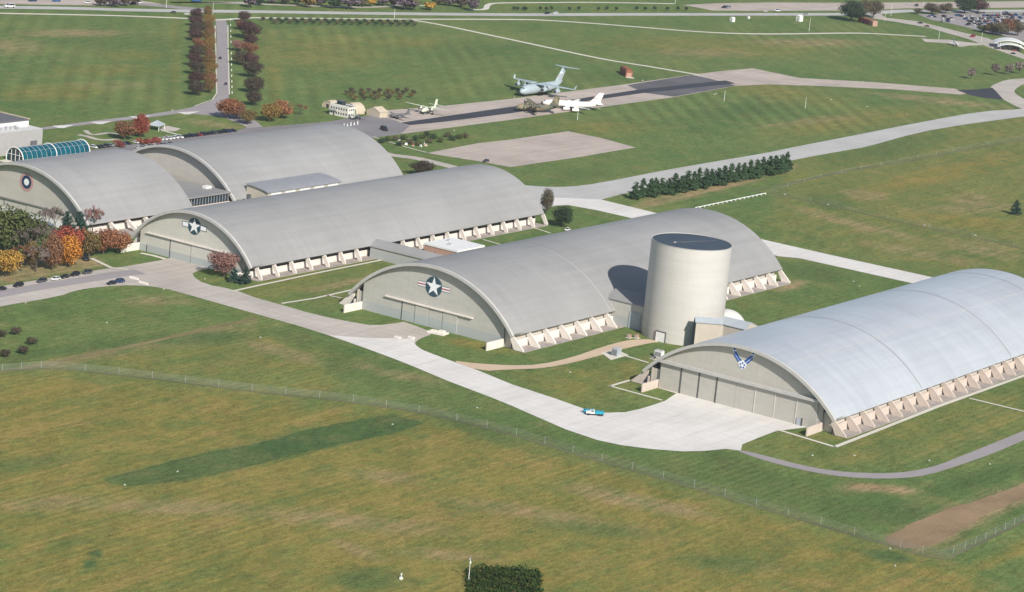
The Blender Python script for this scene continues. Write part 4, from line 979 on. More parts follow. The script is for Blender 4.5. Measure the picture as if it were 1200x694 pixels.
for k, (x, y) in enumerate([(2, 396), (19, 393), (37, 404.5), (6, 419), (27, 415)]):
    tree(x, y, 9, 13, 'small', 'darkbrown', 'low dark brown young tree %s in the left field' % ('at the picture edge, upper row', 'upper row', 'between the two rows', 'lower row, left', 'lower row, right')[k], 'young trees in the left field', name='sapling')
for k, (x, y) in enumerate([(447, 168), (455, 166), (463, 165), (468, 171), (473, 164), (480, 169), (487, 165), (495, 163), (503, 168), (508, 163), (516, 167), (524, 161), (530, 165), (538, 163), (545, 162), (500, 160), (490, 171)]):
    tree(x, y, 6, 8, 'bush', ('dgreen', 'green', 'brown')[k % 3], 'low %s shrub, %s planted in the memorial garden bed' % (('dark green', 'green', 'brown')[k % 3], ORD[k]), 'shrubs of the memorial garden', cat='shrub')
for k, x in enumerate([602, 606, 614, 616, 633, 640, 646, 667, 678, 701, 711, 722, 746, 756, 767, 782, 794, 804]):
    tree(x, 12.5+(k % 2)*.7, 5, 4.5, 'small', 'dgreen', 'small dark tree, %s from the left in the line beyond the highway' % ORD[k], 'tree line beyond the highway', name='sapling')
for k, (x, y, h) in enumerate([(1138, 93, 13), (1166, 89, 14), (1182, 88, 13), (1194, 87, 14)]):
    tree(x, y, h, h*.8, 'small', 'bare', 'small bare tree, %s from the left before the ring road' % ORD[k], 'bare trees before the ring road')
# right background
tree(997, 25, 22, 27, 'round', 'dgreen', 'large dark green tree beside the red brick building'); tree(1010, 22, 20, 14, 'round', 'brown', 'brown tree close above the red brick building')
tree(1023, 21, 18, 16, 'round', 'brown', 'greyish brown tree right above the red brick building')
tree(1092, 17, 12, 17, 'round', 'brown', 'brown round tree at the left end of the far car park'); tree(1108, 16, 11, 14, 'round', 'brown', 'second brown tree above the far car park')
tree(1130, 16, 16, 20, 'round', 'dgreen', 'dark green tree above the far car park'); tree(1146, 15, 15, 18, 'round', 'purple', 'plum red tree above the far car park')
for k, (x, y, h, w_, lf) in enumerate([(1162, 40, 11, 15, 'greenbrown'), (1172, 42, 14, 17, 'brown'), (1181, 41, 18, 17, 'rust'), (1192, 42, 16, 15, 'brown'), (1152, 38, 7, 12, 'green')]):
    tree(x, y, h, w_, 'round', lf, '%s tree, %s of the cluster beside the white canopy' % (('olive', 'brown', 'russet', 'grey brown', 'low green')[k], ORD[k]), 'tree cluster beside the canopy')
tree(1075, 17, 7, 10, 'small', 'darkbrown', 'small dark tree between the highway and the entrance road')
# far trees along the top
topt = [(118, 7, 9, 14, 'darkbrown'), (133, 8, 12, 17, 'mauve'), (146, 7, 10, 14, 'darkbrown'), (158, 6, 9, 12, 'brown'), (292, 9, 13, 14, 'mauve'),
        (303, 6, 8, 14, 'dgreen'), (318, 4, 8, 16, 'mauve'), (334, 5, 9, 15, 'darkbrown'), (349, 6, 10, 14, 'dgreen'), (361, 9, 13, 16, 'golden'), (375, 7, 11, 15, 'mauve'), (391, 10, 14, 20, 'dgreen'), (408, 11, 17, 24, 'mauve'), (422, 8, 12, 16, 'brown'), (434, 8, 12, 12, 'yellow'), (448, 7, 12, 16, 'mauve'), (462, 8, 11, 16, 'darkbrown'), (475, 12, 14, 22, 'mauve'), (484, 12, 14, 16, 'brown'), (503, 12, 9, 14, 'yellow'), (513, 6, 9, 14, 'darkbrown'), (526, 7, 10, 16, 'mauve'), (540, 9, 11, 16, 'darkbrown'), (554, 13, 14, 14, 'mauve')]
for k, (x, y, h, w_, lf) in enumerate(topt):
    tree(x, y, h, w_, 'far', lf, '%s tree, %s from the left at the edge of the far wood' % ({'dgreen': 'dark green', 'darkbrown': 'dark brown', 'golden': 'orange gold', 'yellow': 'yellow'}.get(lf, lf), ORD[k]), 'trees at the edge of the far wood')
def wood(name, spots, hts, leafs, label, seed=3):
    r = random.Random(seed); vs, fs, mi = [], [], []; keys = list(dict.fromkeys(leafs))
    for i, (x, y) in enumerate(spots):
        h = r.uniform(*hts); w_ = h*r.uniform(.75, 1.1); k = r.randrange(len(leafs)); a = r.uniform(0, 6.28)
        L_ = [(0, 0, .52, .46, .46, .46), (.2, .1, .6, .28, .3, .3), (-.2, -.15, .5, .3, .3, .34)]
        v, f = leaves(L_, 130, .11, r.randrange(999)); n = len(vs); ca, sa = math.cos(a), math.sin(a)
        vs += [(x+w_*(p[0]*ca-p[1]*sa), y+w_*(p[0]*sa+p[1]*ca), p[2]*h) for p in v]; fs += [tuple(q+n for q in g) for g in f]; mi += [keys.index(leafs[k])]*len(f)
    o = mesh(name, vs, fs, mats=[LF[k] for k in keys], mi=mi); tag(o, label, 'wood', kind='stuff'); return o
def along(pts, n, depth, seed):
    r = random.Random(seed); P = [Vector(G(*p)) for p in pts]; out = []
    for _ in range(n):
        i = r.randrange(len(P)-1); t = r.random(); p = P[i].lerp(P[i+1], t); d = p.normalized(); out.append((p.x+d.x*r.uniform(0, depth), p.y+d.y*r.uniform(0, depth)))
    return out
wood('far_wood', along([(298, 3), (420, 3.5), (560, 3), (600, .5)], 260, 500, 1), (12, 19), ['mauve', 'darkbrown', 'dgreen', 'brown', 'mauve', 'greenbrown'], 'mixed autumn wood beyond the highway, left of centre', 4)
wood('far_wood', along([(600, -.5), (800, 0), (860, .5), (1000, 1), (1120, 0), (1300, -2)], 300, 420, 2), (12, 18), ['purple', 'darkbrown', 'dgreen', 'brown', 'greenbrown', 'green', 'dgreen'], 'mixed autumn wood along the top at right', 5)

# dark plot of tall growth at the bottom edge
def plot():
    pts = [(546, 668), (560, 666.5), (600, 667), (628, 668.5), (635, 676), (636, 712), (640, 760), (550, 760), (545, 700)]
    P = [Vector(p) for p in rough(pts, 1.2, .75, 9)]; xs = [p.x for p in P]; ys = [p.y for p in P]; r = random.Random(5); vs, fs = [], []
    def inn(x, y):
        c = False
        for i in range(len(P)):
            a, b = P[i], P[(i+1) % len(P)]
            if (a.y > y) != (b.y > y) and x < (b.x-a.x)*(y-a.y)/(b.y-a.y)+a.x: c = not c
        return c
    n = 0
    while n < 14000:
        x, y = r.uniform(min(xs), max(xs)), r.uniform(min(ys), max(ys))
        if not inn(x, y): continue
        n += 1; z = r.uniform(.1, 2.3)*(.62+.30*math.sin(x*.5+1.3*math.sin(y*.4))*math.cos(y*.7)+.12*math.sin(x*1.9)); s = r.uniform(.18, .42); i = len(vs)
        q = Vector((r.gauss(0, .6), r.gauss(0, .6), .8)).to_track_quat('Z', 'Y'); a = r.uniform(0, 6.28)
        for t in range(4): vs.append(tuple(Vector((x, y, z))+q @ Vector((s*math.cos(a+t*1.571), s*math.sin(a+t*1.571), 0))))
        fs.append((i, i+1, i+2, i+3))
    o = mesh('shrub_thicket', vs, fs, leafmat('thicket', (.030, .055, .014), .4)); tag(o, 'dense dark green thicket at the bottom edge', 'thicket', kind='stuff')
plot()
# ------------------------------------------------------------------ vehicles
def paint(name, c, rough=.35, metal=0.):
    m, n, b = newmat(name); b.inputs['Base Color'].default_value = (*c, 1); b.inputs['Roughness'].default_value = rough; b.inputs['Metallic'].default_value = metal; return m
PC = {'black': paint('paint_black', (.018, .018, .022)), 'dark grey': paint('paint_dark_grey', (.07, .072, .08)), 'silver': paint('paint_silver', (.42, .43, .45), .35, .4), 'white': paint('paint_white', (.75, .75, .74)),
      'navy': paint('paint_navy', (.02, .04, .13)), 'red': paint('paint_red', (.33, .025, .03)), 'blue': paint('paint_blue', (.03, .12, .33)), 'maroon': paint('paint_maroon', (.13, .02, .03)), 'tan': paint('paint_tan', (.38, .32, .24)), 'teal': paint('paint_teal', (.02, .30, .42)), 'green': paint('paint_green', (.03, .10, .06))}
def rr(cx, hw, z, hl0, hl1, n=3):
    pass
def carbody(L_=4.6, W_=1.8, suv=False):
    hood, roof = (.98, 1.72) if suv else (.86, 1.42)
    a = MB(); hw = W_/2
    def ring(x, w_, z0, z1, r=.16):
        return [(x, -w_, z0+r), (x, -w_+r*.6, z0), (x, w_-r*.6, z0), (x, w_, z0+r), (x, w_, z1-r), (x, w_-r, z1), (x, -w_+r, z1), (x, -w_, z1-r)]
    a.loft([ring(-L_/2, hw*.82, .36, .62), ring(-L_/2+.12, hw*.95, .25, .80), ring(-L_/2+.9, hw, .22, hood), ring(0, hw, .22, hood+.04), ring(L_/2-.8, hw, .22, hood+.03), ring(L_/2-.1, hw*.94, .28, hood-.02), ring(L_/2, hw*.86, .38, hood-.14)])
    g = MB(); x0, x1, x2, x3 = (-L_*.28, -L_*.12, L_*.34, L_*.45) if suv else (-L_*.26, -L_*.07, L_*.24, L_*.40)
    t = hw*.74; b_ = hw*.93; zb = hood-.03
    g.add([(x0, -b_, zb), (x0, b_, zb), (x3, b_, zb), (x3, -b_, zb), (x1, -t, roof-.03), (x1, t, roof-.03), (x2, t, roof-.03), (x2, -t, roof-.03)], [(0, 1, 5, 4), (1, 2, 6, 5), (2, 3, 7, 6), (3, 0, 4, 7), (4, 5, 6, 7)])
    r = MB(); r.box(x1-.03, x2+.03, -t-.02, t+.02, roof-.04, roof+.03)
    for x, y in ((x1, t), (x1, -t), (x2, t), (x2, -t)):
        xb = x0 if x == x1 else x3; yb = b_ if y > 0 else -b_
        r.tube((x, y, roof-.02), (xb, yb, zb), .05, .05, n=4)
    w_ = MB(); w_.tube((0, -.11, 0), (0, .11, 0), .33, .33, n=14); w_.tube((0, -.13, 0), (0, .13, 0), .18, .18, n=10, m=1)
    return a, g, r, w_
CARS = {}
for nm, kw in (('car', {}), ('suv', dict(L_=4.8, W_=1.9, suv=True))):
    a, g, r, w_ = carbody(**kw)
    CARS[nm] = [a.build('body', PC['black']).data, g.build('window', M['car_glass']).data, r.build('roof', PC['black']).data, w_.build('wheel', [M['tyre'], M['steel']]).data, kw.get('L_', 4.6), kw.get('W_', 1.8)]
    al = MB(); al.v = []; 
    for q in (a, g, r): al.add(q.v, q.f, 1 if q is g else 0)
    for sx in (-.3, .31):
        for sy in (-.46, .46): al.add([(v[0]+sx*kw.get('L_', 4.6), v[1]+sy*kw.get('W_', 1.8), v[2]+.33) for v in w_.v], w_.f, 2)
    CARS[nm].append(al.build('car_whole', [PC['black'], M['car_glass'], M['tyre']]).data)
for o in list(C.objects):
    if o.name.split('.')[0] in ('body', 'window', 'roof', 'wheel', 'car_whole') and o.parent is None: bpy.data.objects.remove(o)
def setmat(o, i, m): o.material_slots[i].link = 'OBJECT'; o.material_slots[i].material = m
def car(x, y, rz, colour, label, group=None, kind='car', detail=True, name='parked_car', sc=1.0):
    D = CARS[kind]
    if not detail:
        o = bpy.data.objects.new(name, D[6]); C.objects.link(o); o.location = (x, y, .13); o.rotation_euler = (0, 0, rz); o.scale = (sc,)*3
        setmat(o, 0, PC[colour]); return tag(o, label, 'car', group)
    r = empty(name, (x, y, .13), rz, label, 'car', group); r.scale = (sc,)*3
    for n_, d, mt in (('body', D[0], PC[colour]), ('window', D[1], None), ('roof', D[2], PC[colour])):
        o = bpy.data.objects.new(n_, d); C.objects.link(o); o.parent = r
        if mt: setmat(o, 0, mt)
    for sx in (-.3, .31):
        for sy in (-.46, .46):
            o = bpy.data.objects.new('wheel', D[3]); C.objects.link(o); o.parent = r; o.location = (sx*D[4], sy*D[5], .33)
    return r
def carpx(px, py, rz, colour, label, group=None, **k):
    x, y = G(px, py); return car(x, y, R_(rz), colour, label, group, **k)
gs = 'cars parked along the street'
for (x, y, c, k, l) in [(2, 340.5, 'black', 'car', 'black car at the left edge of the street'), (21.6, 336, 'black', 'suv', 'black car second from the left on the street'), (49, 331, 'dark grey', 'suv', 'dark grey car left of the white parked car'),
                        (65, 328.5, 'white', 'car', 'white car among dark cars parked on the street'), (76, 326, 'black', 'car', 'black car right beside the white parked car'), (88, 323.5, 'black', 'suv', 'black tall car second from the right by the kerb'), (102, 321, 'dark grey', 'suv', 'dark grey tall car at the right end of the kerb line')]:
    carpx(x, y, 2, c, l, gs, kind=k, sc=1.08)
carpx(131, 333.5, -4, 'black', 'black car by the taxiway, left of a pair', 'pair of cars by the taxiway', sc=1.08); carpx(139.5, 331.5, -14, 'navy', 'navy car by the taxiway, right of a pair', 'pair of cars by the taxiway', kind='suv', sc=1.08)
carpx(99.5, 305, 70, 'black', 'black car half hidden under the olive tree', kind='suv', sc=1.2)
carpx(665, 270.5, 8, 'white', 'white car parked behind the silo hangar by a dark tree'); carpx(569.5, 190, 5, 'dark grey', 'dark car alone on the square concrete pad', sc=1.1); carpx(450, 153, 60, 'black', 'black car alone on the asphalt apron', kind='suv', sc=1.5)
carpx(258, 69, 222, 'black', 'dark car driving up the drive', name='moving_car'); carpx(264.6, 99.5, 42, 'dark grey', 'dark car lower on the drive', name='moving_car')
cols = ['black', 'silver', 'white', 'dark grey', 'navy', 'white', 'red', 'black', 'silver', 'blue', 'white', 'maroon', 'dark grey', 'tan']
r = random.Random(11)
x0, x1 = 1030, 1166
n = 42
for i in range(n):
    x = x0+(x1-x0)*i/(n-1); c = 'white' if 15 <= i <= 17 or 22 <= i <= 27 else ('black' if i > 28 and i % 4 else cols[(i*5) % 14])
    if r.random() < .08: continue
    car(x, 1001.5+r.uniform(-.4, .4), R_(90+r.uniform(-3, 3)), c, '%s car, number %s from the left in the long row behind the roofs' % (c, (ORD+['forty-first', 'forty-second'])[i]), 'cars in the row behind the hangars', kind=('car', 'suv')[i % 3 == 0], detail=False)
for i in range(9):
    c = ['white', 'silver', 'white', 'black', 'white', 'red', 'dark grey', 'silver', 'black'][i]
    car(1072+i*3.3, 989, R_(90), c, '%s car, %s from the left in the short second row behind the roofs' % (c, ORD[i]), 'second row of cars behind the hangars', detail=False)
# far car park
reg_ = [((1088, 18), (1098, 22), .5), ((1103, 17), (1116, 26), .55), ((1116, 18), (1131, 21), .5), ((1130, 19), (1145, 30), .6), ((1146, 19), (1170, 34), .85), ((1168, 20), (1178, 25), .6), ((1180, 16), (1260, 27), .85), ((1196, 28), (1260, 40), .6), ((1140, 15.5), (1200, 18), .4)]
r = random.Random(21); a0 = G(1080, 17); row = 0
dirx = Vector((.975, -.222)); diry = Vector((-.222, -.975)); nfar = 0
for j in range(26):
    k = 0
    for i in range(-10, 110):
        off = (j//2)*16.5+(j % 2)*5.2
        p = Vector(a0)+dirx*(i*2.9)+diry*(off-20)
        q = PX(p.x, p.y, 0)
        if q[0] > 1235: continue
        pr = max([d for (u0, v0), (u1, v1), d in reg_ if u0 <= q[0] <= u1 and v0 <= q[1] <= v1] or [0])
        if r.random() < pr*.62 and nfar < 190:
            c = r.choice(cols+['black', 'navy', 'blue']); nfar += 1; k += 1
            if k == 1: row += 1
            nn = ORD[k-1] if k <= 40 else 'number %d' % k
            car(p.x, p.y, math.atan2(diry.y, diry.x)+r.uniform(-.04, .04), c, '%s car, %s from the left in row %d of the far car park' % (c, nn, row), 'cars in the far car park', kind=r.choice(['car', 'suv']), detail=False)
def hw(px, py, c, l, kind='car', rz=-10, sc=1.1): carpx(px, py, rz, c, l, 'vehicles on the highway', kind=kind, detail=False, name='moving_car', sc=sc)
hw(641, 16.5, 'black', 'dark car on the highway left of a white one', 'suv'); hw(651, 16.3, 'white', 'white car on the highway behind a dark one', 'suv'); hw(203, 15.5, 'dark grey', 'dark car on the highway left of the tree rows'); hw(219, 17.5, 'white', 'white car on the highway next to the tree rows')
hw(11, 9, 'white', 'white van at the left end of the highway', 'suv', sc=1.8); hw(897, 14, 'white', 'white car on the highway, left of a close pair'); hw(911, 13.6, 'white', 'white truck on the highway, right of a close pair', 'suv', sc=1.4)
hw(944, 17, 'silver', 'silver car on the highway beyond the white shed'); hw(1078, 27.8, 'black', 'black car on the entrance road', rz=-60); hw(1086, 31.5, 'maroon', 'maroon car on the entrance road', rz=-60); hw(1074, 7.5, 'dark grey', 'dark van on the far yard', 'suv', rz=10, sc=1.3); hw(1065, 5.5, 'white', 'white van on the far yard', 'suv', rz=10)
hw(849, 9.6, 'black', 'black van beside a pale one on the far yard', 'suv', sc=1.3); hw(853, 9.6, 'silver', 'pale van beside a black one on the far yard', 'suv', sc=1.3); hw(102, 4, 'white', 'white car on the pale yard top left', 'suv'); hw(163, 4.2, 'white', 'white car by the side road top left', 'suv'); hw(155, 5.5, 'black', 'black car by the side road top left', 'suv')
hw(38, 1.8, 'navy', 'navy car at the very top left', 'suv', sc=1.4); hw(66, 2, 'blue', 'blue car at the very top left', 'suv', sc=1.4); hw(230, 2, 'blue', 'blue truck at the top beside the side road', 'suv', sc=1.8)
carpx(1187, 63.5, -62, 'black', 'dark car leaving the white canopy', detail=False); carpx(1189, 60, -62, 'red', 'red car under the edge of the white canopy', detail=False)
carpx(1140, 43.5, 0, 'red', 'red vehicle beside the entrance road', kind='suv', detail=False, sc=1.4)
# teal truck on the apron
def truck():
    x, y = G(697, 486.8); t = empty('utility_truck', (x, y, .13), R_(-52), 'teal and white utility truck on the pale apron edge', 'truck')
    MB().box(-3.4, 3.4, -1.0, 1.0, .45, .75).build('chassis', M['dark'], t)
    a = MB(); a.prism([(-3.5, .7), (-3.5, 1.25), (-2.4, 1.45), (-1.7, 2.1), (-.3, 2.15), (-.2, .7)], -1.0, 1.0, axis='y'); a.build('cab', M['white_paint'], t)
    MB().prism([(-2.38, 1.47), (-1.75, 2.04), (-1.72, 2.0), (-2.3, 1.4)], -.95, .95, axis='y').build('windscreen', M['car_glass'], t)
    for s in (-1, 1): MB().box(-1.7, -.5, s*1.005-.01, s*1.005+.01, 1.45, 2.0).build('window', M['car_glass'], t)
    MB().box(-.1, 3.5, -1.05, 1.05, .76, 1.35).box(.2, 3.2, -.7, .7, 1.35, 1.75).build('bed', PC['teal'], t)
    MB().box(-.1, 3.4, -1.08, -.8, 1.35, 1.6).box(-.1, 3.4, .8, 1.08, 1.35, 1.6).build('side_rail', PC['teal'], t)
    MB().box(-1.5, -.6, -.6, .6, 2.17, 2.3).build('roof_light_bar', PC['teal'], t)
    for sx in (-2.5, 1.6, 2.6):
        for sy in (-.95, .95): MB().tube((sx, sy-.15, .4), (sx, sy+.15, .4), .42, .42, n=14).build('wheel', M['tyre'], t)
    x, y = G(690, 484.2); t2 = empty('trailer', (x, y, .13), R_(-52), 'flat teal trailer coupled behind the utility truck', 'trailer')
    MB().box(-2.2, 2.0, -1.0, 1.0, .55, .75).box(-2.2, 2.0, -1.0, -.9, .75, 1.2).box(-2.2, 2.0, .9, 1.0, .75, 1.2).box(-1.6, 1.2, -.7, .7, .75, 1.4).build('deck', PC['teal'], t2)
    MB().tube((-2.2, 0, .6), (-3.6, 0, .5), .07, .07, n=6).build('drawbar', M['dark'], t2)
    for sy in (-1, 1): MB().tube((.2, sy-.12, .38), (.2, sy+.12, .38), .38, .38, n=14).build('wheel', M['tyre'], t2)
truck()

# ------------------------------------------------------------------ aircraft (nose towards -x)
AP = {'c17': paint('paint_airlifter', (.36, .43, .46), .5), 'white': paint('paint_aircraft_white', (.80, .79, .75), .4), 'camo': None, 'cream': paint('paint_cream', (.62, .66, .52), .5), 'green': paint('paint_pale_green', (.42, .52, .40), .6), 'dk': paint('paint_gunmetal', (.11, .115, .12), .6), 'khaki': paint('paint_khaki', (.45, .36, .22), .6)}
def camo():
    m, n, b = newmat('paint_camouflage'); f = noise(n, coords(n, world=False), .22, 2, .4)
    a = mixc(n, mth(n, 'GREATER_THAN', f, .5), (.12, .115, .08), (.26, .21, .13)); a = mixc(n, mth(n, 'GREATER_THAN', noise(n, coords(n, world=False), .35, 1, .4), .58), a, (.07, .085, .06))
    L(n, a, b.inputs['Base Color']); b.inputs['Roughness'].default_value = .7; return m
AP['camo'] = camo()
def fus(st, n=20):
    mb = MB(); mb.loft([[(x, w_*math.cos(2*math.pi*i/n), z+h*math.sin(2*math.pi*i/n)) for i in range(n)] for x, z, w_, h in st]); return mb
def wing(root, tip, mirror=True, y0=1.0):
    """root, tip: (x leading, chord, y, z, thickness)"""
    mb = MB()
    for s in ((1, -1) if mirror else (1,)):
        R_l = []
        for x, c, y, z, t in (root, tip): R_l.append([(x, s*y, z), (x+c*.3, s*y, z+t*.5), (x+c, s*y, z), (x+c*.3, s*y, z-t*.35)])
        mb.loft(R_l)
    return mb
def fin(root, tip, t=.45):
    mb = MB(); R_l = []
    for x, c, z in (root, tip): R_l.append([(x, 0, z), (x+c*.3, t/2, z), (x+c, 0, z), (x+c*.3, -t/2, z)])
    return mb.loft(R_l)
def plane(name, loc, rz, label, mt, F, W_, T, Fn, engines=(), props=(), gear=(), sc=1.0, extra=None):
    t = empty(name, loc, rz, label, 'aircraft'); t.scale = (sc,)*3
    o = fus(F).build('fuselage', mt, t, smooth=True)
    wing(*W_).build('wing', mt, t); wing(*T).build('tailplane', mt, t); fin(*Fn).build('tail_fin', mt, t)
    for (x, y, z, ln, r_) in engines:
        mb = MB(); mb.tube((x, y, z), (x+ln*.25, y, z), r_*.88, r_, n=16); mb.tube((x+ln*.25, y, z), (x+ln*.7, y, z), r_, r_*.95, n=16); mb.tube((x+ln*.7, y, z), (x+ln, y, z), r_*.9, r_*.5, n=16); mb.box(x+ln*.3, x+ln*.9, y-.12, y+.12, z+r_*.8, z+r_*1.9)
        e = mb.build('engine', mt, t); MB().tube((x-.05, y, z), (x+.05, y, z), r_*.75, r_*.75, n=16).build('intake', M['dark'], e)
    for (x, y, z, r_) in props:
        pb = MB()
        for k in range(4):
            a = k*math.pi/2+.4; pb.box(-.08, .08, -.16, .16, 0, r_); vs = pb.v[-8:]
            pb.v[-8:] = [(x+p[0], y+p[1]*math.cos(a)-p[2]*math.sin(a), z+p[1]*math.sin(a)+p[2]*math.cos(a)) for p in vs]
        pb.tube((x-.5, y, z), (x+.2, y, z), .12, .35, n=8); pb.build('propeller', M['dark'], t)
    for (x, y, z1, r_) in gear:
        g_ = MB(); g_.tube((x, y, r_), (x, y, z1), .18, .18, n=6); 
        for dx in (-r_*1.1, r_*1.1): g_.tube((x+dx, y-.35, r_), (x+dx, y+.35, r_), r_, r_, n=12)
        g_.build('landing_gear', M['tyre'], t)
    return t
X0, Y0 = G(609, 113.8)
AX = 0.02
airl = plane('cargo_plane', (X0, Y0, .1), R_(1), 'pale grey four-engined airlifter with high wings and T-tail on the runway', AP['c17'],
      [(0, 3.4, .2, .2), (1.2, 3.6, 1.5, 1.5), (3.5, 4.1, 2.9, 2.8), (7, 4.5, 3.45, 3.4), (14, 4.5, 3.45, 3.45), (32, 4.5, 3.45, 3.45), (40, 5.3, 2.9, 2.7), (47, 6.6, 1.7, 1.7), (52, 7.6, .3, .4)],
      ((15, 11, 2.5, 8.0, 1.2), (27, 3.4, 25, 7.0, .4)), ((50, 5.5, .1, 17.2, .6), (55.5, 2.4, 9.8, 17.0, .3)), ((41, 9, 6.8), (50.5, 5.8, 17.3), .8),
      engines=[(15, 8, 5.0, 6, 1.45), (18.5, 16, 4.8, 6, 1.45), (15, -8, 5.0, 6, 1.45), (18.5, -16, 4.8, 6, 1.45)], gear=[(5, 0, 2, .5), (24, 3, 2.2, .65), (24, -3, 2.2, .65), (27.5, 3, 2.2, .65), (27.5, -3, 2.2, .65)])
for s in (-1, 1):
    mb = MB(); mb.loft([[(27.5, s*25, 7.0), (29, s*25.1, 7.0), (30.4, s*25, 7.0), (29, s*24.9, 7.0)], [(29.5, s*25.6, 9.6), (30.1, s*25.7, 9.6), (30.8, s*25.6, 9.6), (30.1, s*25.5, 9.6)]]); mb.build('winglet', AP['c17'], airl)
mb = MB()
for y in (-1.5, -.5, .5, 1.5): mb.box(2.0, 2.35, y-.4, y+.4, 5.9, 6.35)
mb.build('cockpit_window', M['glass_dark'], airl)
f_ = [o for o in airl.children if o.name.startswith('tail_fin')][0]
MB().box(45.5, 49.5, -.34, .34, 10.6, 12.2).build('fin_marking', M['grey_wall'], f_); MB().box(48, 50.6, -.40, .40, 13, 14).build('fin_marking', M['white_sign'], f_)
X1, Y1 = G(634, 126)
kc = plane('jet_tanker', (X1, Y1, .1), R_(-46), 'white four-engined jet with swept wings and low tail beside the grey airlifter', AP['white'],
      [(0, 3.2, .2, .2), (.8, 3.3, .9, .9), (2.8, 3.5, 1.6, 1.7), (6, 3.6, 1.85, 2.1), (28, 3.6, 1.85, 2.1), (34, 4.0, 1.5, 1.6), (39, 4.6, .7, .8), (41.5, 4.9, .2, .25)],
      ((12.5, 9.5, 1.4, 2.6, 1.0), (27.5, 2.6, 20, 4.0, .3)), ((36, 4, .8, 4.8, .4), (40.5, 1.6, 6.2, 5.1, .2)), ((32, 7.5, 5.2), (38.5, 3.2, 12.4), .5),
      engines=[(13.5, 8.2, 1.6, 4.6, 1.05), (18.5, 13.8, 1.9, 4.6, 1.05), (13.5, -8.2, 1.6, 4.6, 1.05), (18.5, -13.8, 1.9, 4.6, 1.05)], gear=[(5, 0, 1.8, .45), (20, 3, 2, .5), (20, -3, 2, .5)], sc=1.0)
MB().box(1.6, 2.4, -1.0, 1.0, 4.4, 4.9).build('cockpit_window', M['glass_dark'], kc); MB().box(34.6, 41.4, -.3, .3, 8.2, 8.5).build('fin_stripe', M['red_sign'], [o for o in kc.children if o.name.startswith('tail_fin')][0])
MB().box(-.02, 1.0, -1.0, 1.0, 2.7, 3.9).build('nose_panel', M['dark'], kc)
X2, Y2 = G(603.5, 130.5)
c1 = plane('turboprop_plane', (X2, Y2, .1), R_(-42), 'camouflaged four-propeller transport with high wings, nearest on the runway', AP['camo'],
      [(0, 2.6, .2, .2), (.8, 2.7, 1.0, 1.1), (2.8, 3.0, 1.8, 1.8), (5, 3.2, 2.1, 2.1), (19, 3.2, 2.1, 2.1), (24, 3.9, 1.5, 1.4), (29, 4.9, .4, .4)],
      ((10, 4.8, 1.5, 5.2, .8), (11, 2.4, 20, 5.6, .3)), ((24.5, 4, .5, 5.0, .4), (26, 2, 8, 5.1, .2)), ((22, 6.5, 4.9), (26, 2.8, 11.6), .5),
      engines=[(8, 5, 4.7, 4.4, .6), (8.3, 10, 4.9, 4.2, .6), (8, -5, 4.7, 4.4, .6), (8.3, -10, 4.9, 4.2, .6)], props=[(7.8, 5, 4.7, 2), (8.1, 10, 4.9, 2), (7.8, -5, 4.7, 2), (8.1, -10, 4.9, 2)], gear=[(3, 0, 1.5, .4), (13, 1.8, 1.6, .55), (13, -1.8, 1.6, .55)], sc=1.02)
st_ = plane('prop_plane', (*G(494, 134.5), .1), R_(4), 'pale cream twin-propeller plane with long straight wings on the runway edge', AP['cream'],
      [(0, 2.0, .2, .2), (.8, 2.2, .8, .9), (2.5, 2.5, 1.1, 1.3), (9, 2.6, 1.1, 1.3), (14, 3.2, .6, .7), (16.5, 3.6, .15, .2)],
      ((5, 2.8, .8, 3.9, .5), (5.6, 1.3, 15.5, 4.3, .2)), ((14, 2.2, .3, 4.6, .3), (14.8, 1.1, 5, 4.6, .15)), ((12.5, 3.8, 3.4), (14.6, 1.9, 8.0), .35),
      engines=[(3, 3.8, 3.2, 3.8, .6), (3, -3.8, 3.2, 3.8, .6)], props=[(2.9, 3.8, 3.2, 1.7), (2.9, -3.8, 3.2, 1.7)], gear=[(1.8, 0, 1.4, .35), (6, 3.8, 2.6, .45), (6, -3.8, 2.6, .45)], sc=1.08)
pl2 = plane('prop_plane', (*G(458, 139.5), .1), R_(-20), 'small dark single-fin plane parked by the tan hut', AP['dk'],
      [(0, 1.8, .15, .15), (1, 1.9, .6, .7), (4, 2.0, .8, .9), (9, 2.4, .5, .5), (12, 2.7, .1, .15)],
      ((3, 2.4, .6, 1.9, .4), (3.8, 1.1, 8.5, 2.2, .15)), ((10, 1.6, .2, 2.6, .2), (10.4, .9, 3, 2.6, .1)), ((9, 2.8, 2.6), (10.6, 1.4, 5.2), .25), props=[(-.1, 0, 1.8, 1.6)], gear=[(3.2, 1.4, 1.5, .4), (3.2, -1.4, 1.5, .4)], sc=1.15)
pl3 = plane('warbird', (*G(421, 139), .1), R_(-160), 'dark small plane with a pale green fin parked by the white house', AP['dk'],
      [(0, 1.6, .15, .15), (1, 1.8, .6, .7), (4, 1.9, .8, .9), (8, 2.2, .5, .5), (11, 2.5, .1, .15)],
      ((2.8, 2.2, .6, 1.7, .4), (3.4, 1.1, 7, 2.0, .15)), ((9, 1.5, .2, 2.4, .2), (9.5, .9, 2.6, 2.4, .1)), ((7.6, 3.2, 2.4), (9.6, 1.6, 6.6), .3), props=[(-.1, 0, 1.6, 1.4)], gear=[(3, 1.3, 1.4, .4), (3, -1.3, 1.4, .4)])
setf = [o for o in pl3.children if o.name.startswith('tail_fin')][0]; setf.data.materials[0] = AP['green']
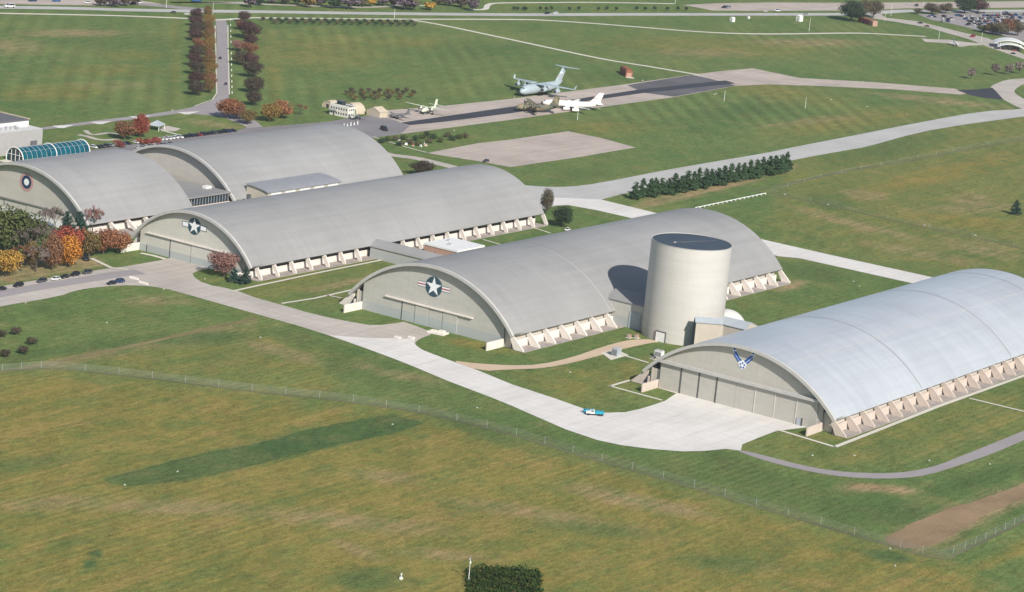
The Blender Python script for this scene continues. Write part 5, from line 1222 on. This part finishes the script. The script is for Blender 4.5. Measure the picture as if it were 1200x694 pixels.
# ------------------------------------------------------------------ buildings behind
def bx(par, name, b, mt, rz=0): return MB().box(*b).build(name, mt, par)
def windows(par, wallx, y0, y1, n, z0, z1, w_=.9, axis='x', mt=None, name='window'):
    for k in range(n):
        c = y0+(y1-y0)*(k+.5)/n
        b = (wallx-.06, wallx-.01, c-w_/2, c+w_/2, z0, z1) if axis == 'x' else (c-w_/2, c+w_/2, wallx-.06, wallx-.01, z0, z1)
        bx(par, name, b, mt or M['glass_dark'])
# the white two storey control house with its round roofed hut
x, y = G(386, 134); h = empty('control_house', (x, y, 0), R_(0), 'cream two-storey flat-roofed control house beside the asphalt apron', 'house'); h.scale = (.9, .86, .92)
bx(h, 'wall', (0, 7.5, -17.0, 0, 0, 7.2), M['cream_wall']); bx(h, 'flat_roof', (.3, 7.2, -16.7, -.3, 7.22, 7.35), M['roof_dark']); bx(h, 'parapet', (0, .3, -17, 0, 7.2, 8.0), M['white_paint']); bx(h, 'parapet', (7.2, 7.5, -17, 0, 7.2, 8.0), M['white_paint'])
bx(h, 'cabin', (2.5, 6.5, -9, -4, 7.3, 9.8), M['glass_dark']); bx(h, 'cabin_roof', (2.2, 6.8, -9.4, -3.6, 9.82, 10.1), M['roof_dark'])
windows(h, 0, -16.5, -.5, 7, 4.6, 5.9, 1.1); windows(h, 0, -16.5, -.5, 7, 1.4, 2.7, 1.1); windows(h, -17, .8, 6.8, 3, 4.6, 5.9, 1.0, 'y'); windows(h, -17, .8, 6.8, 3, 1.4, 2.7, 1.0, 'y')
bx(h, 'balcony', (-1.3, -.05, -7, -.2, 3.6, 3.8), M['white_paint']); bx(h, 'balcony_rail', (-1.3, -1.22, -7, -.2, 3.82, 4.7), M['steel']); bx(h, 'door', (-.07, -.01, -4.5, -3.3, .05, 2.2), M['dark'])
def vault(name, loc, rz, r_, ln, label, mt, wallm, z0=0.0):
    t = empty(name, loc, rz, label, 'hut'); K = 18
    pts = [(r_*math.cos(math.pi*i/K), z0+r_*math.sin(math.pi*i/K)) for i in range(K+1)]
    o = MB().prism(pts+[(-r_, -.0), (r_, 0)] if z0 else pts, -ln/2+.3, ln/2-.3).build('wall', wallm, t)
    A = [(r_+.18)*1 for _ in pts]; mb = MB()
    out = [((r_+.2)*math.cos(math.pi*i/K), z0+(r_+.2)*math.sin(math.pi*i/K)) for i in range(K+1)]; inn = [((r_+.02)*math.cos(math.pi*i/K), z0+(r_+.02)*math.sin(math.pi*i/K)) for i in range(K+1)]
    for i in range(K): mb.prism([out[i], out[i+1], inn[i+1], inn[i]], -ln/2, ln/2)
    mb.build('roof', mt, t); MB().box(-ln/2+.2, -ln/2+.29, -1, 1, 0.02, 2.4).build('door', M['dark'], t)
    return t
x, y = G(411, 131); vault('round_hut', (x-1, y-3, 0), R_(-3), 6.2, 9, 'tan round-roofed hut directly right of the control house', M['cream'], M['cream'])
x, y = G(384, 126); vault('round_hut', (x+2, y-1, 0), R_(-3), 4.5, 7, 'tan round-roofed hut half hidden left behind the control house', M['cream'], M['cream'])
x, y = G(437, 136.5); t = empty('small_hangar', (x, y, 0), R_(-5), 'small tan gabled hut alone right of the round-roofed hut', 'hut'); t.scale = (.62, .8, .8)
MB().prism([(-7, 0), (-7, 4.2), (0, 7.2), (7, 4.2), (7, 0)], 0, 12, axis='x').build('wall', M['cream'], t)
MB().prism([(-7.4, 4.1), (0, 7.3), (7.4, 4.1), (7.4, 4.4), (0, 7.6), (-7.4, 4.4)], -.3, 12.3, axis='x').build('roof', M['cream'], t); MB().box(-.1, -.02, -3, 3, .05, 3.6).build('door', M['tan_wall'], t)
# rust coloured shed in the field
x, y = G(737, 90.5); t = empty('rust_shed', (x, y, 0), math.atan2(1043.7-1020.4, 1648.5-1626.5), 'long rust red shed alone in the field near the path', 'shed')
MB().prism([(-3, 0), (-3, 5.2), (-2, 6.6), (2, 6.6), (3, 5.2), (3, 0)], 0, 21, axis='x').build('wall', M['rust'], t); t.scale = (.9, .85, .8); MB().prism([(-3.1, 5.25), (-2.05, 6.7), (2.05, 6.7), (3.1, 5.25), (3.1, 5.4), (2.1, 6.9), (-2.1, 6.9), (-3.1, 5.4)], -.2, 21.2, axis='x').build('roof', M['rust'], t)
MB().box(-.15, -.02, -2, 2, .1, 3.8).build('door', M['brick'], t); MB().box(-5.5, -.3, -3.5, 3.5, .02, .2).build('front_slab', M['sidewalk'], t)
# glazed barrel vault of the entrance
t = empty('glazed_atrium', (982, 993.8, 0), 0, 'teal glass barrel-vaulted entrance hall with white ribs behind the roundel hangar', 'glass hall'); K = 20; r_ = 5.9
def vpts(r, z0=2.0): return [(r*math.cos(math.pi*i/K), z0+r*.93*math.sin(math.pi*i/K)) for i in range(K+1)]
mb = MB(); P = vpts(r_); ln = 50
P2 = [(r_, 0)]+P+[(-r_, 0)]
mb.add([(0, a, b) for a, b in P2]+[(ln, a, b) for a, b in P2], [(i, i+1, len(P2)+i+1, len(P2)+i) for i in range(len(P2)-1)]); mb.build('glass_shell', M['glass_teal'], t)
mesh('end_face', [(.6, a, b) for a, b in P2], [tuple(range(len(P2)))], M['glass_dark'], t); mesh('end_face', [(ln-.6, a, b) for a, b in P2], [tuple(range(len(P2)))], M['glass_dark'], t)
for k in range(15):
    xx = ln*k/14; big = k in (0, 7, 14); q = vpts(r_+(.35 if big else .1)); q = [(q[0][0], 0)]+q+[(q[-1][0], 0)]; mb = MB(); rad = .30 if big else .06
    for i in range(len(q)-1): mb.tube((xx, *q[i]), (xx, *q[i+1]), rad, rad, n=5)
    mb.build('rib', M['white_paint'], t)
mb = MB()
for i in (0, 5, 10, 15, 20):
    a, b = vpts(r_+.04)[i]; mb.tube((0, a, b), (ln, a, b), .06, .06, n=4)
mb.build('purlin', M['steel'], t)
mb = MB()
for y_ in (-3, 0, 3): mb.tube((.4, y_, 0), (.4, y_, 7.2 if y_ == 0 else 6.3), .15, .15, n=6)
mb.box(.25, .5, -5.7, 5.7, 3.6, 3.8); mb.build('end_frame', M['white_paint'], t)
MB().box(-6, -.3, -6, 6, .02, .25).build('forecourt', M['sidewalk'], t)
# grey hall at the left edge
t = empty('grey_hall', (1016.5, 1008.5, 0), 0, 'plain grey flat-roofed hall behind the glass vault at the left edge', 'building')
bx(t, 'wall', (-60, 0, 0, 46, 0, 12.6), M['grey_wall']); bx(t, 'low_roof', (-59.8, -.2, .3, 45.8, 12.61, 12.75), M['flat_roof'])
bx(t, 'penthouse', (-62, -2, 9, 40, 12.7, 15.8), M['white_paint']); bx(t, 'penthouse_roof', (-62.4, -1.6, 8.6, 40.4, 15.82, 16.4), M['roof_dark']); bx(t, 'parapet', (-62.4, -1.6, 39.6, 40.4, 16.42, 17.2), M['cream']); bx(t, 'parapet', (-2.2, -1.6, 8.6, 39.5, 16.42, 17.0), M['cream'])
for k in range(4): bx(t, 'rooftop_unit', (-26+k*3.4, -24+k*3.4, 4.5, 6.5, 12.76, 14.2+.3*(k % 2)), M['steel'])
bx(t, 'rooftop_duct', (-16, -14.5, 3, 8, 12.76, 13.8), M['grey_wall']); MB().box(-9, -4, -.12, -.02, 3.5, 6.5).build('vent', M['roof_dark'], t)
# link between roundel hangar and the hangar behind
t = empty('link_building', (970, 856, 0), 0, 'flat-roofed glazed link between the roundel hangar and the one behind', 'link building')
bx(t, 'wall', (-12.8, 20, -6, 60, 0, 5.6), M['tan_wall']); bx(t, 'roof', (-12.9, 20.5, -7, 60.5, 9.2, 9.8), M['roof_grey2']); bx(t, 'upper_wall', (-12.7, 19.9, -5.6, 60, 5.62, 9.18), M['tan_wall'])
bx(t, 'ledge', (-12.9, 20.6, -9.5, -6.02, 0, 4.8), M['white_conc']); bx(t, 'glazing', (-12.6, 19.8, -6.0, -5.7, 5.0, 9.1), M['glass_dark'])
for k in range(16): bx(t, 'mullion', (-12.4+k*2.1, -12.28+k*2.1, -6.25, -6.02, 4.82, 9.15), M['steel'])
bx(t, 'roof_hut', (14, 18, 4, 7, 9.82, 11.0), M['white_paint'])
# raised curved bay on the rear hangar side
t = empty('side_annex', (1024, 843, 0), 0, 'curved-roof annex with white wall panels on the side of the rear hangar', 'annex')
K = 14; arcp = [(-13+26*i/K*1.0, 0) for i in range(K+1)]
pr = [(16*math.cos(R_(90+a))*1.0, 10.6-16+16*math.sin(R_(90+a))) for a in np.linspace(28, -34, K)]
DZ = 0
MB().prism([(-8.3, 0), (-8.3, 10.6), (-4, 11.6), (0, 12.1), (6, 12.5), (6, 0)], -22.0, 35.5).build('wall', M['tan_wall'], t)
q = [(-8.9, 10.6), (-7, 11.2), (-4, 11.8), (0, 12.3), (6, 12.7)]
MB().prism(q+[(a, b+.4) for a, b in q[::-1]], -22.8, 36.2).build('roof', M['annex_roof'], t)
for k in range(5): bx(t, 'wall_panel', (-20+k*11.4, -12+k*11.4, -8.6, -8.35, 6.5, 10.3), M['white_paint'])
MB().prism([(-10.5, 0), (-8.9, 9.2), (-8.2, 9.2), (-8.2, 0)], 35.6, 36.8).build('end_fin', M['white_conc'], t); bx(t, 'vent_stack', (-30, -28.5, -3, -1, 0, 9.5), M['roof_dark'])
# pieces between hangars 2 and 3
t = empty('link_building', (974, 712, 0), 0, 'low gabled grey link running between the two star hangars', 'link building')
MB().prism([(-5, 0), (-5, 5.6), (0, 8.0), (5, 5.6), (5, 0)], -30, 30, axis='y').build('wall', M['wall3'], t); MB().prism([(-5.5, 5.4), (0, 8.1), (5.5, 5.4), (5.5, 5.8), (0, 8.5), (-5.5, 5.8)], -30.3, 30.3, axis='y').build('roof', M['roof_grey'], t)
t = empty('plant_building', (1008, 723, 0), 0, 'brick plant building with a white flat roof between the star hangars', 'building')
bx(t, 'wall', (-11, 11, -11.5, 8, 0, 5.2), M['brick']); bx(t, 'roof', (-11.3, 11.3, -11.8, 8.3, 5.22, 6.1), M['white_paint']); bx(t, 'rooftop_unit', (-5, -3.2, -3, -1, 6.12, 7.0), M['steel']); bx(t, 'rooftop_unit', (2, 3.4, 3, 4.5, 6.12, 7.0), M['steel'])
bx(t, 'door', (-11.1, -11.02, 0, 2, .05, 2.6), M['rust']); bx(t, 'plinth', (-14, -11.05, -8, 6, .02, 1.0), M['white_conc']); bx(t, 'dark_tank', (-18, -15, 2, 5, .05, 2.4), M['dark'])
# pale bay on hangar 2 side
child(MB().box(980, 990, 739.4, 742.2, .3, 4.0).build('side_bay', M['cream_wall']), H2, I2)
# shelter
x, y = G(183, 152); t = empty('picnic_shelter', (x, y, 0), R_(20), 'pale blue hipped shelter roof beside the crimson tree', 'shelter')
MB().add([(-5, -4, 3), (5, -4, 3), (5, 4, 3), (-5, 4, 3), (-1.5, 0, 5.4), (1.5, 0, 5.4)], [(0, 1, 5, 4), (1, 2, 5), (2, 3, 4, 5), (3, 0, 4), (3, 2, 1, 0)]).build('roof', M['bluegrey_roof'], t)
mb = MB()
for sx in (-4.2, 4.2):
    for sy in (-3.3, 3.3): mb.tube((sx, sy, 0), (sx, sy, 3), .2, .2, n=6)
mb.build('posts' if 0 else 'frame', M['white_paint'], t)
# field sheds and right-hand structures
def shed(px, py, s, label, mt='white_paint', dark=True, hh=1.0):
    x, y = G(px, py); t = empty('field_shed', (x, y, 0), R_(-10), label, 'shed'); MB().box(-s, s, -s, s, 0, 2*s*hh).build('wall', M[mt], t); MB().prism([(-s-.2, 2*s*hh), (s+.2, 2*s*hh), (0, 2*s*hh+s*.5)], -s-.2, s+.2, axis='x').build('roof', M[mt], t)
    MB().box(-s-.08, -s-.01, -s*.3, s*.3, .05, s*1.3).build('door', M['grey_wall'], t); return t
shed(858, 25.5, 1.7, 'white shed in the grass left of the far yard'); shed(936.5, 25, 2.3, 'larger white shed with mast beside the highway'); shed(877, 22, .9, 'tiny pale cabinet right of the left white shed')
x, y = G(1014, 27.5); t = empty('brick_building', (x, y, 0), R_(-28), 'low red brick building beneath the dark green tree', 'building')
bx(t, 'wall', (-3, 3, -12, 8, 0, 4.2), M['brick_red']); bx(t, 'roof', (-3.4, 3.4, -12.4, 8.4, 4.22, 4.7), M['brick_red']); bx(t, 'annex', (-4.2, 1, -18, -12.1, 0, 4.6), M['brick']); bx(t, 'door', (-3.08, -3.02, -2, 0, .05, 2.4), M['dark'])
# gate canopy: two curved white shells on posts
x, y = G(1183, 57); t = empty('gate_canopy', (x, y, 0), R_(-62), 'white curved gate canopy over the entrance road', 'canopy')
for yy, zz, rr_, hw_ in ((5, 0, 24, 12), (-13, -1.8, 20, 7)):
    K = 16; A = [R_(54+72*i/K) for i in range(K+1)]
    mb = MB(); o1 = [(rr_*math.cos(a)*1.0, (rr_*math.sin(a)-rr_)*.8+7.8+zz) for a in A]; i1 = [(p[0], p[1]-.4) for p in o1]
    for i in range(K): mb.prism([o1[i], o1[i+1], i1[i+1], i1[i]], yy-hw_, yy+hw_, axis='y')
    mb.build('canopy_shell', M['white_paint'], t)
for sx in (-9.0, 9.0):
    for sy in (-14, -6, 0, 8): MB().tube((sx, sy, 0), (sx, sy, 5.0), .3, .3, n=6).build('post', M['white_paint'], t)
bx(t, 'guard_booth', (-1.2, 1.2, -6, -2.5, .05, 2.8), M['steel'])
# display jet on the concrete pad
fj = plane('fighter_jet', (*G(1122, 55.5), .1), R_(40), 'small white fighter jet standing on the pale pad', AP['white'],
      [(0, 2.0, .1, .1), (3, 2.2, .6, .7), (7, 2.3, .9, 1.0), (13, 2.3, .9, .9), (16, 2.3, .6, .6)], ((6, 6, .8, 2.2, .3), (11, 1.8, 5.5, 2.1, .1)), ((13.5, 2.6, .6, 2.3, .2), (15.5, 1, 3, 2.3, .1)), ((11.5, 4, 3.0), (15, 1.6, 6.2), .25), gear=[(3, 0, 1.5, .35), (9, 1.6, 1.6, .4), (9, -1.6, 1.6, .4)])
def cabinet(px, py, w_, d, h, mt, label, name='utility_box', rz=0, pad=True, louvre=False):
    x, y = G(px, py); t = empty(name, (x, y, .0), R_(rz), label, 'utility box'); b = MB().box(-w_/2, w_/2, -d/2, d/2, .15, h).build('cabinet', M[mt], t)
    if pad: MB().box(-w_/2-.5, w_/2+.5, -d/2-.5, d/2+.5, 0, .15).build('pad', M['sidewalk'], t)
    if louvre:
        for k in range(4): MB().box(-w_/2-.06, -w_/2-.01, -d/2+.2, d/2-.2, .5+k*(h-.8)/4, .5+k*(h-.8)/4+(h-.8)/7).build('louvre', M['roof_dark'], b)
        MB().box(-w_/2+.2, w_/2-.2, -d/2+.2, d/2-.2, h+.01, h+.25).build('top_unit', M['steel'], t)
    else: MB().box(-w_/2-.05, -w_/2-.01, -d/2+.15, -.03, .3, h-.15).box(-w_/2-.05, -w_/2-.01, .03, d/2-.15, .3, h-.15).build('door', M['grey_wall'], b)
    return t
cabinet(722, 417, 3.4, 2.8, 3.3, 'bluegrey_roof', 'large blue-grey generator cabinet beside the tan path', louvre=True)
t = poly('concrete_pad', [(704, 413.5), (722, 410), (737, 416.5), (716, 422.5)], M['sidewalk'], .13)
cabinet(772, 418.5, 2.4, 3.6, 2.8, 'white_paint', 'white air handling box near the right hangar corner', louvre=True); cabinet(765.5, 420.5, 1.4, 1.6, 1.1, 'dark', 'low black unit beside the white air handling box')
cabinet(737, 395.8, 1.6, 1.4, 1.5, 'brick', 'left brown planter box near the silo tower door', name='planter'); cabinet(746, 396.2, 1.6, 1.4, 1.5, 'brick', 'right brown planter box near the silo tower door', name='planter')
# concrete blocks before the star hangar doors
for (px, py, l, a, b) in ((466, 396.2, 'left flat white block on the concrete near the star hangar doors', 1.6, 2.8), (482, 396.4, 'right flat white block on the concrete near the star hangar doors', 1.6, 2.8)):
    x, y = G(px, py); o = MB().prism([(-a/2, .1), (-a/2+.1, .7), (a/2-.1, .7), (a/2, .1)], -b/2, b/2, axis='y').build('concrete_block', M['white_conc']); o.location = (x, y, 0); tag(o, l, 'block', 'blocks before the star hangar')
x, y = G(513, 391); t = empty('loading_platform', (x, y, .05), R_(8), 'low white platform with two crates before the star hangar doors', 'platform'); MB().box(-2.6, 2.6, -4, 4, .05, .75).build('deck', M['white_conc'], t); MB().box(-1, 1.4, -3, -.6, .76, 1.6).build('raised_step', M['white_conc'], t); MB().box(-1.5, .6, .6, 2.6, .76, 1.3).build('raised_step', M['white_conc'], t)
for (px, py, l) in ((168, 332.5, 'flat pale barrier on the taxiway by the street'), (157, 327, 'pale barrier at the mouth of the street')):
    x, y = G(px, py); o = MB().prism([(-.4, 0), (-.15, .9), (.15, .9), (.4, 0)], -2.6, 2.6, axis='y').build('road_barrier', M['white_conc']); o.location = (x, y, .05); tag(o, l, 'barrier')
# small white field markers
mk = [(146, 568.5, 'beside the lower end of the dark green strip'), (208, 553, 'on the dark green strip, lower'), (460, 497.5, 'on the upper end of the dark green strip'), (559, 478, 'in the grass right of the boundary fence bend'), (125, 378.5, 'in the lawn left of the tan field line'), (305, 395.5, 'in the grass near the taxiway bend'),
      (240, 327, 'on the grass island'), (192, 339, 'on the edge of the left lawn'), (952, 534, 'right of the apron corner'), (1001, 534, 'in the grass above the curved service road'), (1089, 540, 'beside the curved service road bend'), (1160, 544, 'below the curved service road'), (1049, 663, 'near the brown field corner'), (1043, 643, 'at the fence corner by the brown field'),
      (970, 240, 'upper one in the right field'), (1083, 264, 'middle one in the right field'), (1143, 276, 'right one in the right field'), (920, 228, 'near the end of the conifer row'), (837, 111, 'beside the dark runway end'), (839, 110, 'next to the runway marker mast'), (1016, 125, 'in the field under the beige road'), (974, 117, 'in the field left under the beige road'), (1063, 134, 'in the field near the long taxiway'), (603, 114, 'left of the airlifter'), (532, 153, 'in the grass below the runway'), (501, 135, 'on the runway before the cream plane'), (702, 127.5, 'below the white jet tail'), (288, 147, 'beside the car park under the orange trees'), (202, 129.5, 'above the curved drive'), (753, 94.5, 'between the rust shed and runway'), (1000, 330, 'left in the lawn beyond the right hangar'), (1007, 335.5, 'right in the lawn beyond the right hangar'), (668, 436.5, 'in the lawn under the tan path'), (30, 355, 'at the lower edge of the street')]
for k, (px, py, l) in enumerate(mk):
    x, y = G(px, py); s = .30 if py > 300 else .42
    t = empty('field_marker', (x, y, 0), .3*k, 'small white marker box '+l, 'marker', 'small white markers in the grass')
    MB().box(-s, s, -s*.6, s*.6, .05, s*1.1).build('box', M['marker_white'], t); MB().box(-s*1.3, s*1.3, -s, s, 0, .1).build('base', M['sidewalk'], t)
def mast(px, py, h, label, r_=.12, name='mast', arms=True, box=True):
    x, y = G(px, py); t = empty(name, (x, y, 0), .4, label, 'mast'); MB().tube((0, 0, 0), (0, 0, h), r_, r_*.6, n=8).build('pole', M['white_paint'], t)
    if arms: MB().tube((-.9, 0, h-.1), (.9, 0, h-.1), r_*.5, r_*.5, n=6).box(-1.1, -.7, -.2, .2, h-.3, h+.1).build('crossarm', M['steel'], t); MB().box(.1, .6, -.25, .25, h*.75, h*.75+.5).build('sensor', M['white_paint'], t)
    if box: MB().box(-.4, .35, -.35, .35, .05, .9).build('control_box', M['marker_white'], t)
    return t
mast(549, 681, 7.6, 'thin white weather mast at the corner of the dark thicket')
x, y = G(470, 679); t = empty('weather_station', (x, y, 0), .2, 'small white instrument stand in the grass left of the thicket', 'instrument'); MB().tube((0, 0, 0), (0, 0, 1.6), .1, .1, n=6).box(-.5, .5, -.1, .1, 1.6, 1.9).build('stand', M['white_paint'], t); MB().box(-.45, .45, -.4, .4, .02, .7).build('base_box', M['white_paint'], t)
mast(848.5, 118.5, 7.5, 'white runway pole under the dark runway end', r_=.16, arms=False, box=False, name='pole'); mast(676.5, 141, 8, 'white pole below the white jet', r_=.16, arms=False, box=False, name='pole'); mast(943.5, 127, 8, 'white pole in the field under the beige road', r_=.15, arms=False, box=False, name='pole')
mast(192, 36, 0.01, 'x', arms=False, box=False) if 0 else None
for k, (px, py, h, l) in enumerate([(249, 21, 12, 'light pole at the top of the drive'), (194.7, 9.5, 12, 'pole at the mouth of the side road'), (1044, 19, 11, 'white post right of the brick building'), (1081, 15, 11, 'white post at the left end of the far car park'), (1100, 46, 8, 'white post at the edge of the pale pad'), (948, 36.5, 12, 'thin tripod mast in the grass right of the sheds'), (1150, 48, 8, 'tall pale sign post before the canopy'), (791, 4.5, 9, 'white post on the winding far path'), (1037, 25, 9, 'white post at the start of the entrance road'), (462, 21.5, 8, 'white post where the paths fork')]):
    mast(px, py, h, l, r_=.16, arms=False, box=False, name='light_pole')
x, y = G(1095, 74); 
# kerbside posts along the drive
for k in range(14):
    py = 24+k*6.6; px = 270+.9*k/14*2.2
    x, y = G(px, py); t = empty('bollard', (x, y, 0), 0, 'white post, %s from the top beside the drive' % ORD[k], 'bollard', 'white posts along the drive'); MB().tube((0, 0, 0), (0, 0, 1.3), .28, .25, n=8).build('post', M['white_paint'], t); MB().tube((0, 0, 1.5), (0, 0, 1.6), .34, .15, n=8).build('cap', M['white_paint'], t)
for k in range(6):
    px, py = 399+k*4, 149.6-k*.75; x, y = G(px, py); t = empty('bollard', (x, y, 0), 0, 'white post, %s from the left in the line on the asphalt apron' % ORD[k], 'bollard', 'white posts on the asphalt apron'); MB().tube((0, 0, 0), (0, 0, 1.6+.5*(k % 2)), .32, .3, n=8).build('post', M['white_paint'], t); MB().tube((0, 0, 0), (0, 0, .25), .6, .5, n=8).build('foot', M['white_paint'], t)
# white barrier line right of the conifers
A_, B_ = Vector(G(815, 245)), Vector(G(897, 228)); t = empty('guard_rail', (A_.x, A_.y, 0), 0, 'long white guard rail below the conifer row', 'guard rail'); d = B_-A_; n = 17
rl_ = MB().tube((0, 0, .8), (d.x, d.y, .8), .24, .24, n=6); rl_.build('rail', M['white_paint'], t)
for k in range(n): q = d*(k/(n-1)); MB().box(q.x-.25, q.x+.25, q.y-.25, q.y+.25, 0, .78).build('post', M['white_paint'], t)
# memorial stones in the garden bed
for k, (px, py, c) in enumerate([(470, 169, 'pink_sign'), (476, 170, 'white_sign'), (478, 167, 'navy'), (484, 171, 'rust'), (489, 169, 'rust'), (497, 169, 'steel'), (493, 172, 'white_sign'), (468, 166, 'steel'), (499, 171, 'pink_sign')]):
    x, y = G(px, py); t = empty('memorial_stone', (x, y, 0), .5*k, '%s memorial stone, %s in the garden bed' % ({'pink_sign': 'pink', 'white_sign': 'white', 'navy': 'dark blue', 'rust': 'rust red', 'steel': 'grey'}[c], ORD[k]), 'memorial', 'memorial stones in the garden bed'); t.scale = (.7, .7, .7)
    MB().prism([(-1.1, .3), (-.9, 1.9), (.9, 1.9), (1.1, .3)], -.25, .25, axis='x').build('slab', M[c], t); MB().box(-.7, .7, -1.5, 1.5, 0, .3).build('base', M['sidewalk'], t)
# ------------------------------------------------------------------ chain-link fences
def meshmat(lo=.12, hi=.22):
    m, n, b = newmat('chain_link'); out = n.nodes['Material Output']; tr = N(n, 'ShaderNodeBsdfTransparent'); mx = N(n, 'ShaderNodeMixShader')
    b.inputs['Base Color'].default_value = (.24, .27, .24, 1); b.inputs['Roughness'].default_value = .6
    v = noise(n, coords(n, (.5, .5, .2)), .4, 3, .6)
    L(n, remap(n, v, .3, .7, lo, hi), mx.inputs[0]); L(n, tr.outputs[0], mx.inputs[1]); L(n, b.outputs[0], mx.inputs[2]); L(n, mx.outputs[0], out.inputs[0]); return m
CL = meshmat(); CL2 = meshmat(.05, .14)
def fence(pts, label, h=2.6, gap=8.0, smooth=True, mt=None):
    P = [G(*p) for p in pts]; P = catmull(P, 4) if smooth and len(P) > 2 else P
    o0 = P[0]; t = empty('chain_link_fence', (o0[0], o0[1], 0), 0, label, 'fence')
    vs, fs = [], []
    for i, p in enumerate(P): vs += [(p[0]-o0[0], p[1]-o0[1], .05), (p[0]-o0[0], p[1]-o0[1], h)]
    for i in range(len(P)-1): fs.append((2*i, 2*i+2, 2*i+3, 2*i+1))
    mesh('fence_mesh', vs, fs, mt or CL, t)
    mb = MB()
    for i in range(len(P)-1): mb.tube((P[i][0]-o0[0], P[i][1]-o0[1], h), (P[i+1][0]-o0[0], P[i+1][1]-o0[1], h), .035, .035, n=4)
    mb.build('top_rail', M['rail_dull'], t)
    acc = 0; pm = None; cnt = 0
    for i in range(len(P)-1):
        a, b = Vector(P[i]), Vector(P[i+1]); L_ = (b-a).length; s = -acc
        while s+gap <= L_:
            s += gap; q = a+(b-a)*(s/L_)
            if pm is None: po = MB().tube((0, 0, 0), (0, 0, h+.2), .06, .06, n=6).build('post', M['grey_wall'], t); pm = po.data
            else: po = bpy.data.objects.new('post', pm); C.objects.link(po); po.parent = t
            po.location = (q.x-o0[0], q.y-o0[1], 0); cnt += 1
            if cnt > 95: return t
        acc = L_-s
    return t
fence([(-20, 437), (30, 432.5), (60, 431)], 'chain-link fence piece at the left edge of the picture')
fence([(60, 431), (150, 440), (300, 458.5), (400, 469), (500, 484.5)], 'long chain-link boundary fence from the left to the bend', gap=13)
fence([(500, 484.5), (600, 509), (700, 539), (800, 567), (900, 597), (1030, 635)], 'long chain-link boundary fence below the pale apron', gap=13)
fence([(1030, 635), (1070, 646), (1100, 653.5)], 'short chain-link fence along the end of the brown field')
fence([(1100, 653.5), (1130, 644), (1200, 610), (1250, 586)], 'chain-link fence rising to the lower right edge')
fence([(903, 226), (980, 242), (1060, 261), (1130, 275), (1200, 291), (1250, 302)], 'chain-link fence crossing the right field', h=2.0, smooth=False, gap=26, mt=CL2)
fence([(903, 226), (960, 208), (1060, 188.5), (1140, 172.5), (1220, 158)], 'chain-link fence parallel to the long taxiway', h=2.0, smooth=False, gap=26, mt=CL2)
# ------------------------------------------------------------------ air
if HAZE:
    m = bpy.data.materials.new('haze'); m.use_nodes = True; n = m.node_tree; n.nodes.remove(n.nodes['Principled BSDF'])
    pv = N(n, 'ShaderNodeVolumePrincipled'); pv.inputs['Color'].default_value = (.86, .92, 1, 1); pv.inputs['Density'].default_value = HAZE; pv.inputs['Anisotropy'].default_value = .2
    L(n, pv.outputs[0], n.nodes['Material Output'].inputs['Volume'])
    b = MB().box(-9100, 14100, -9100, 12100, -1.0, 275).build('haze', m); tag(b, 'thin blue autumn haze over the fields', 'haze', kind='stuff')
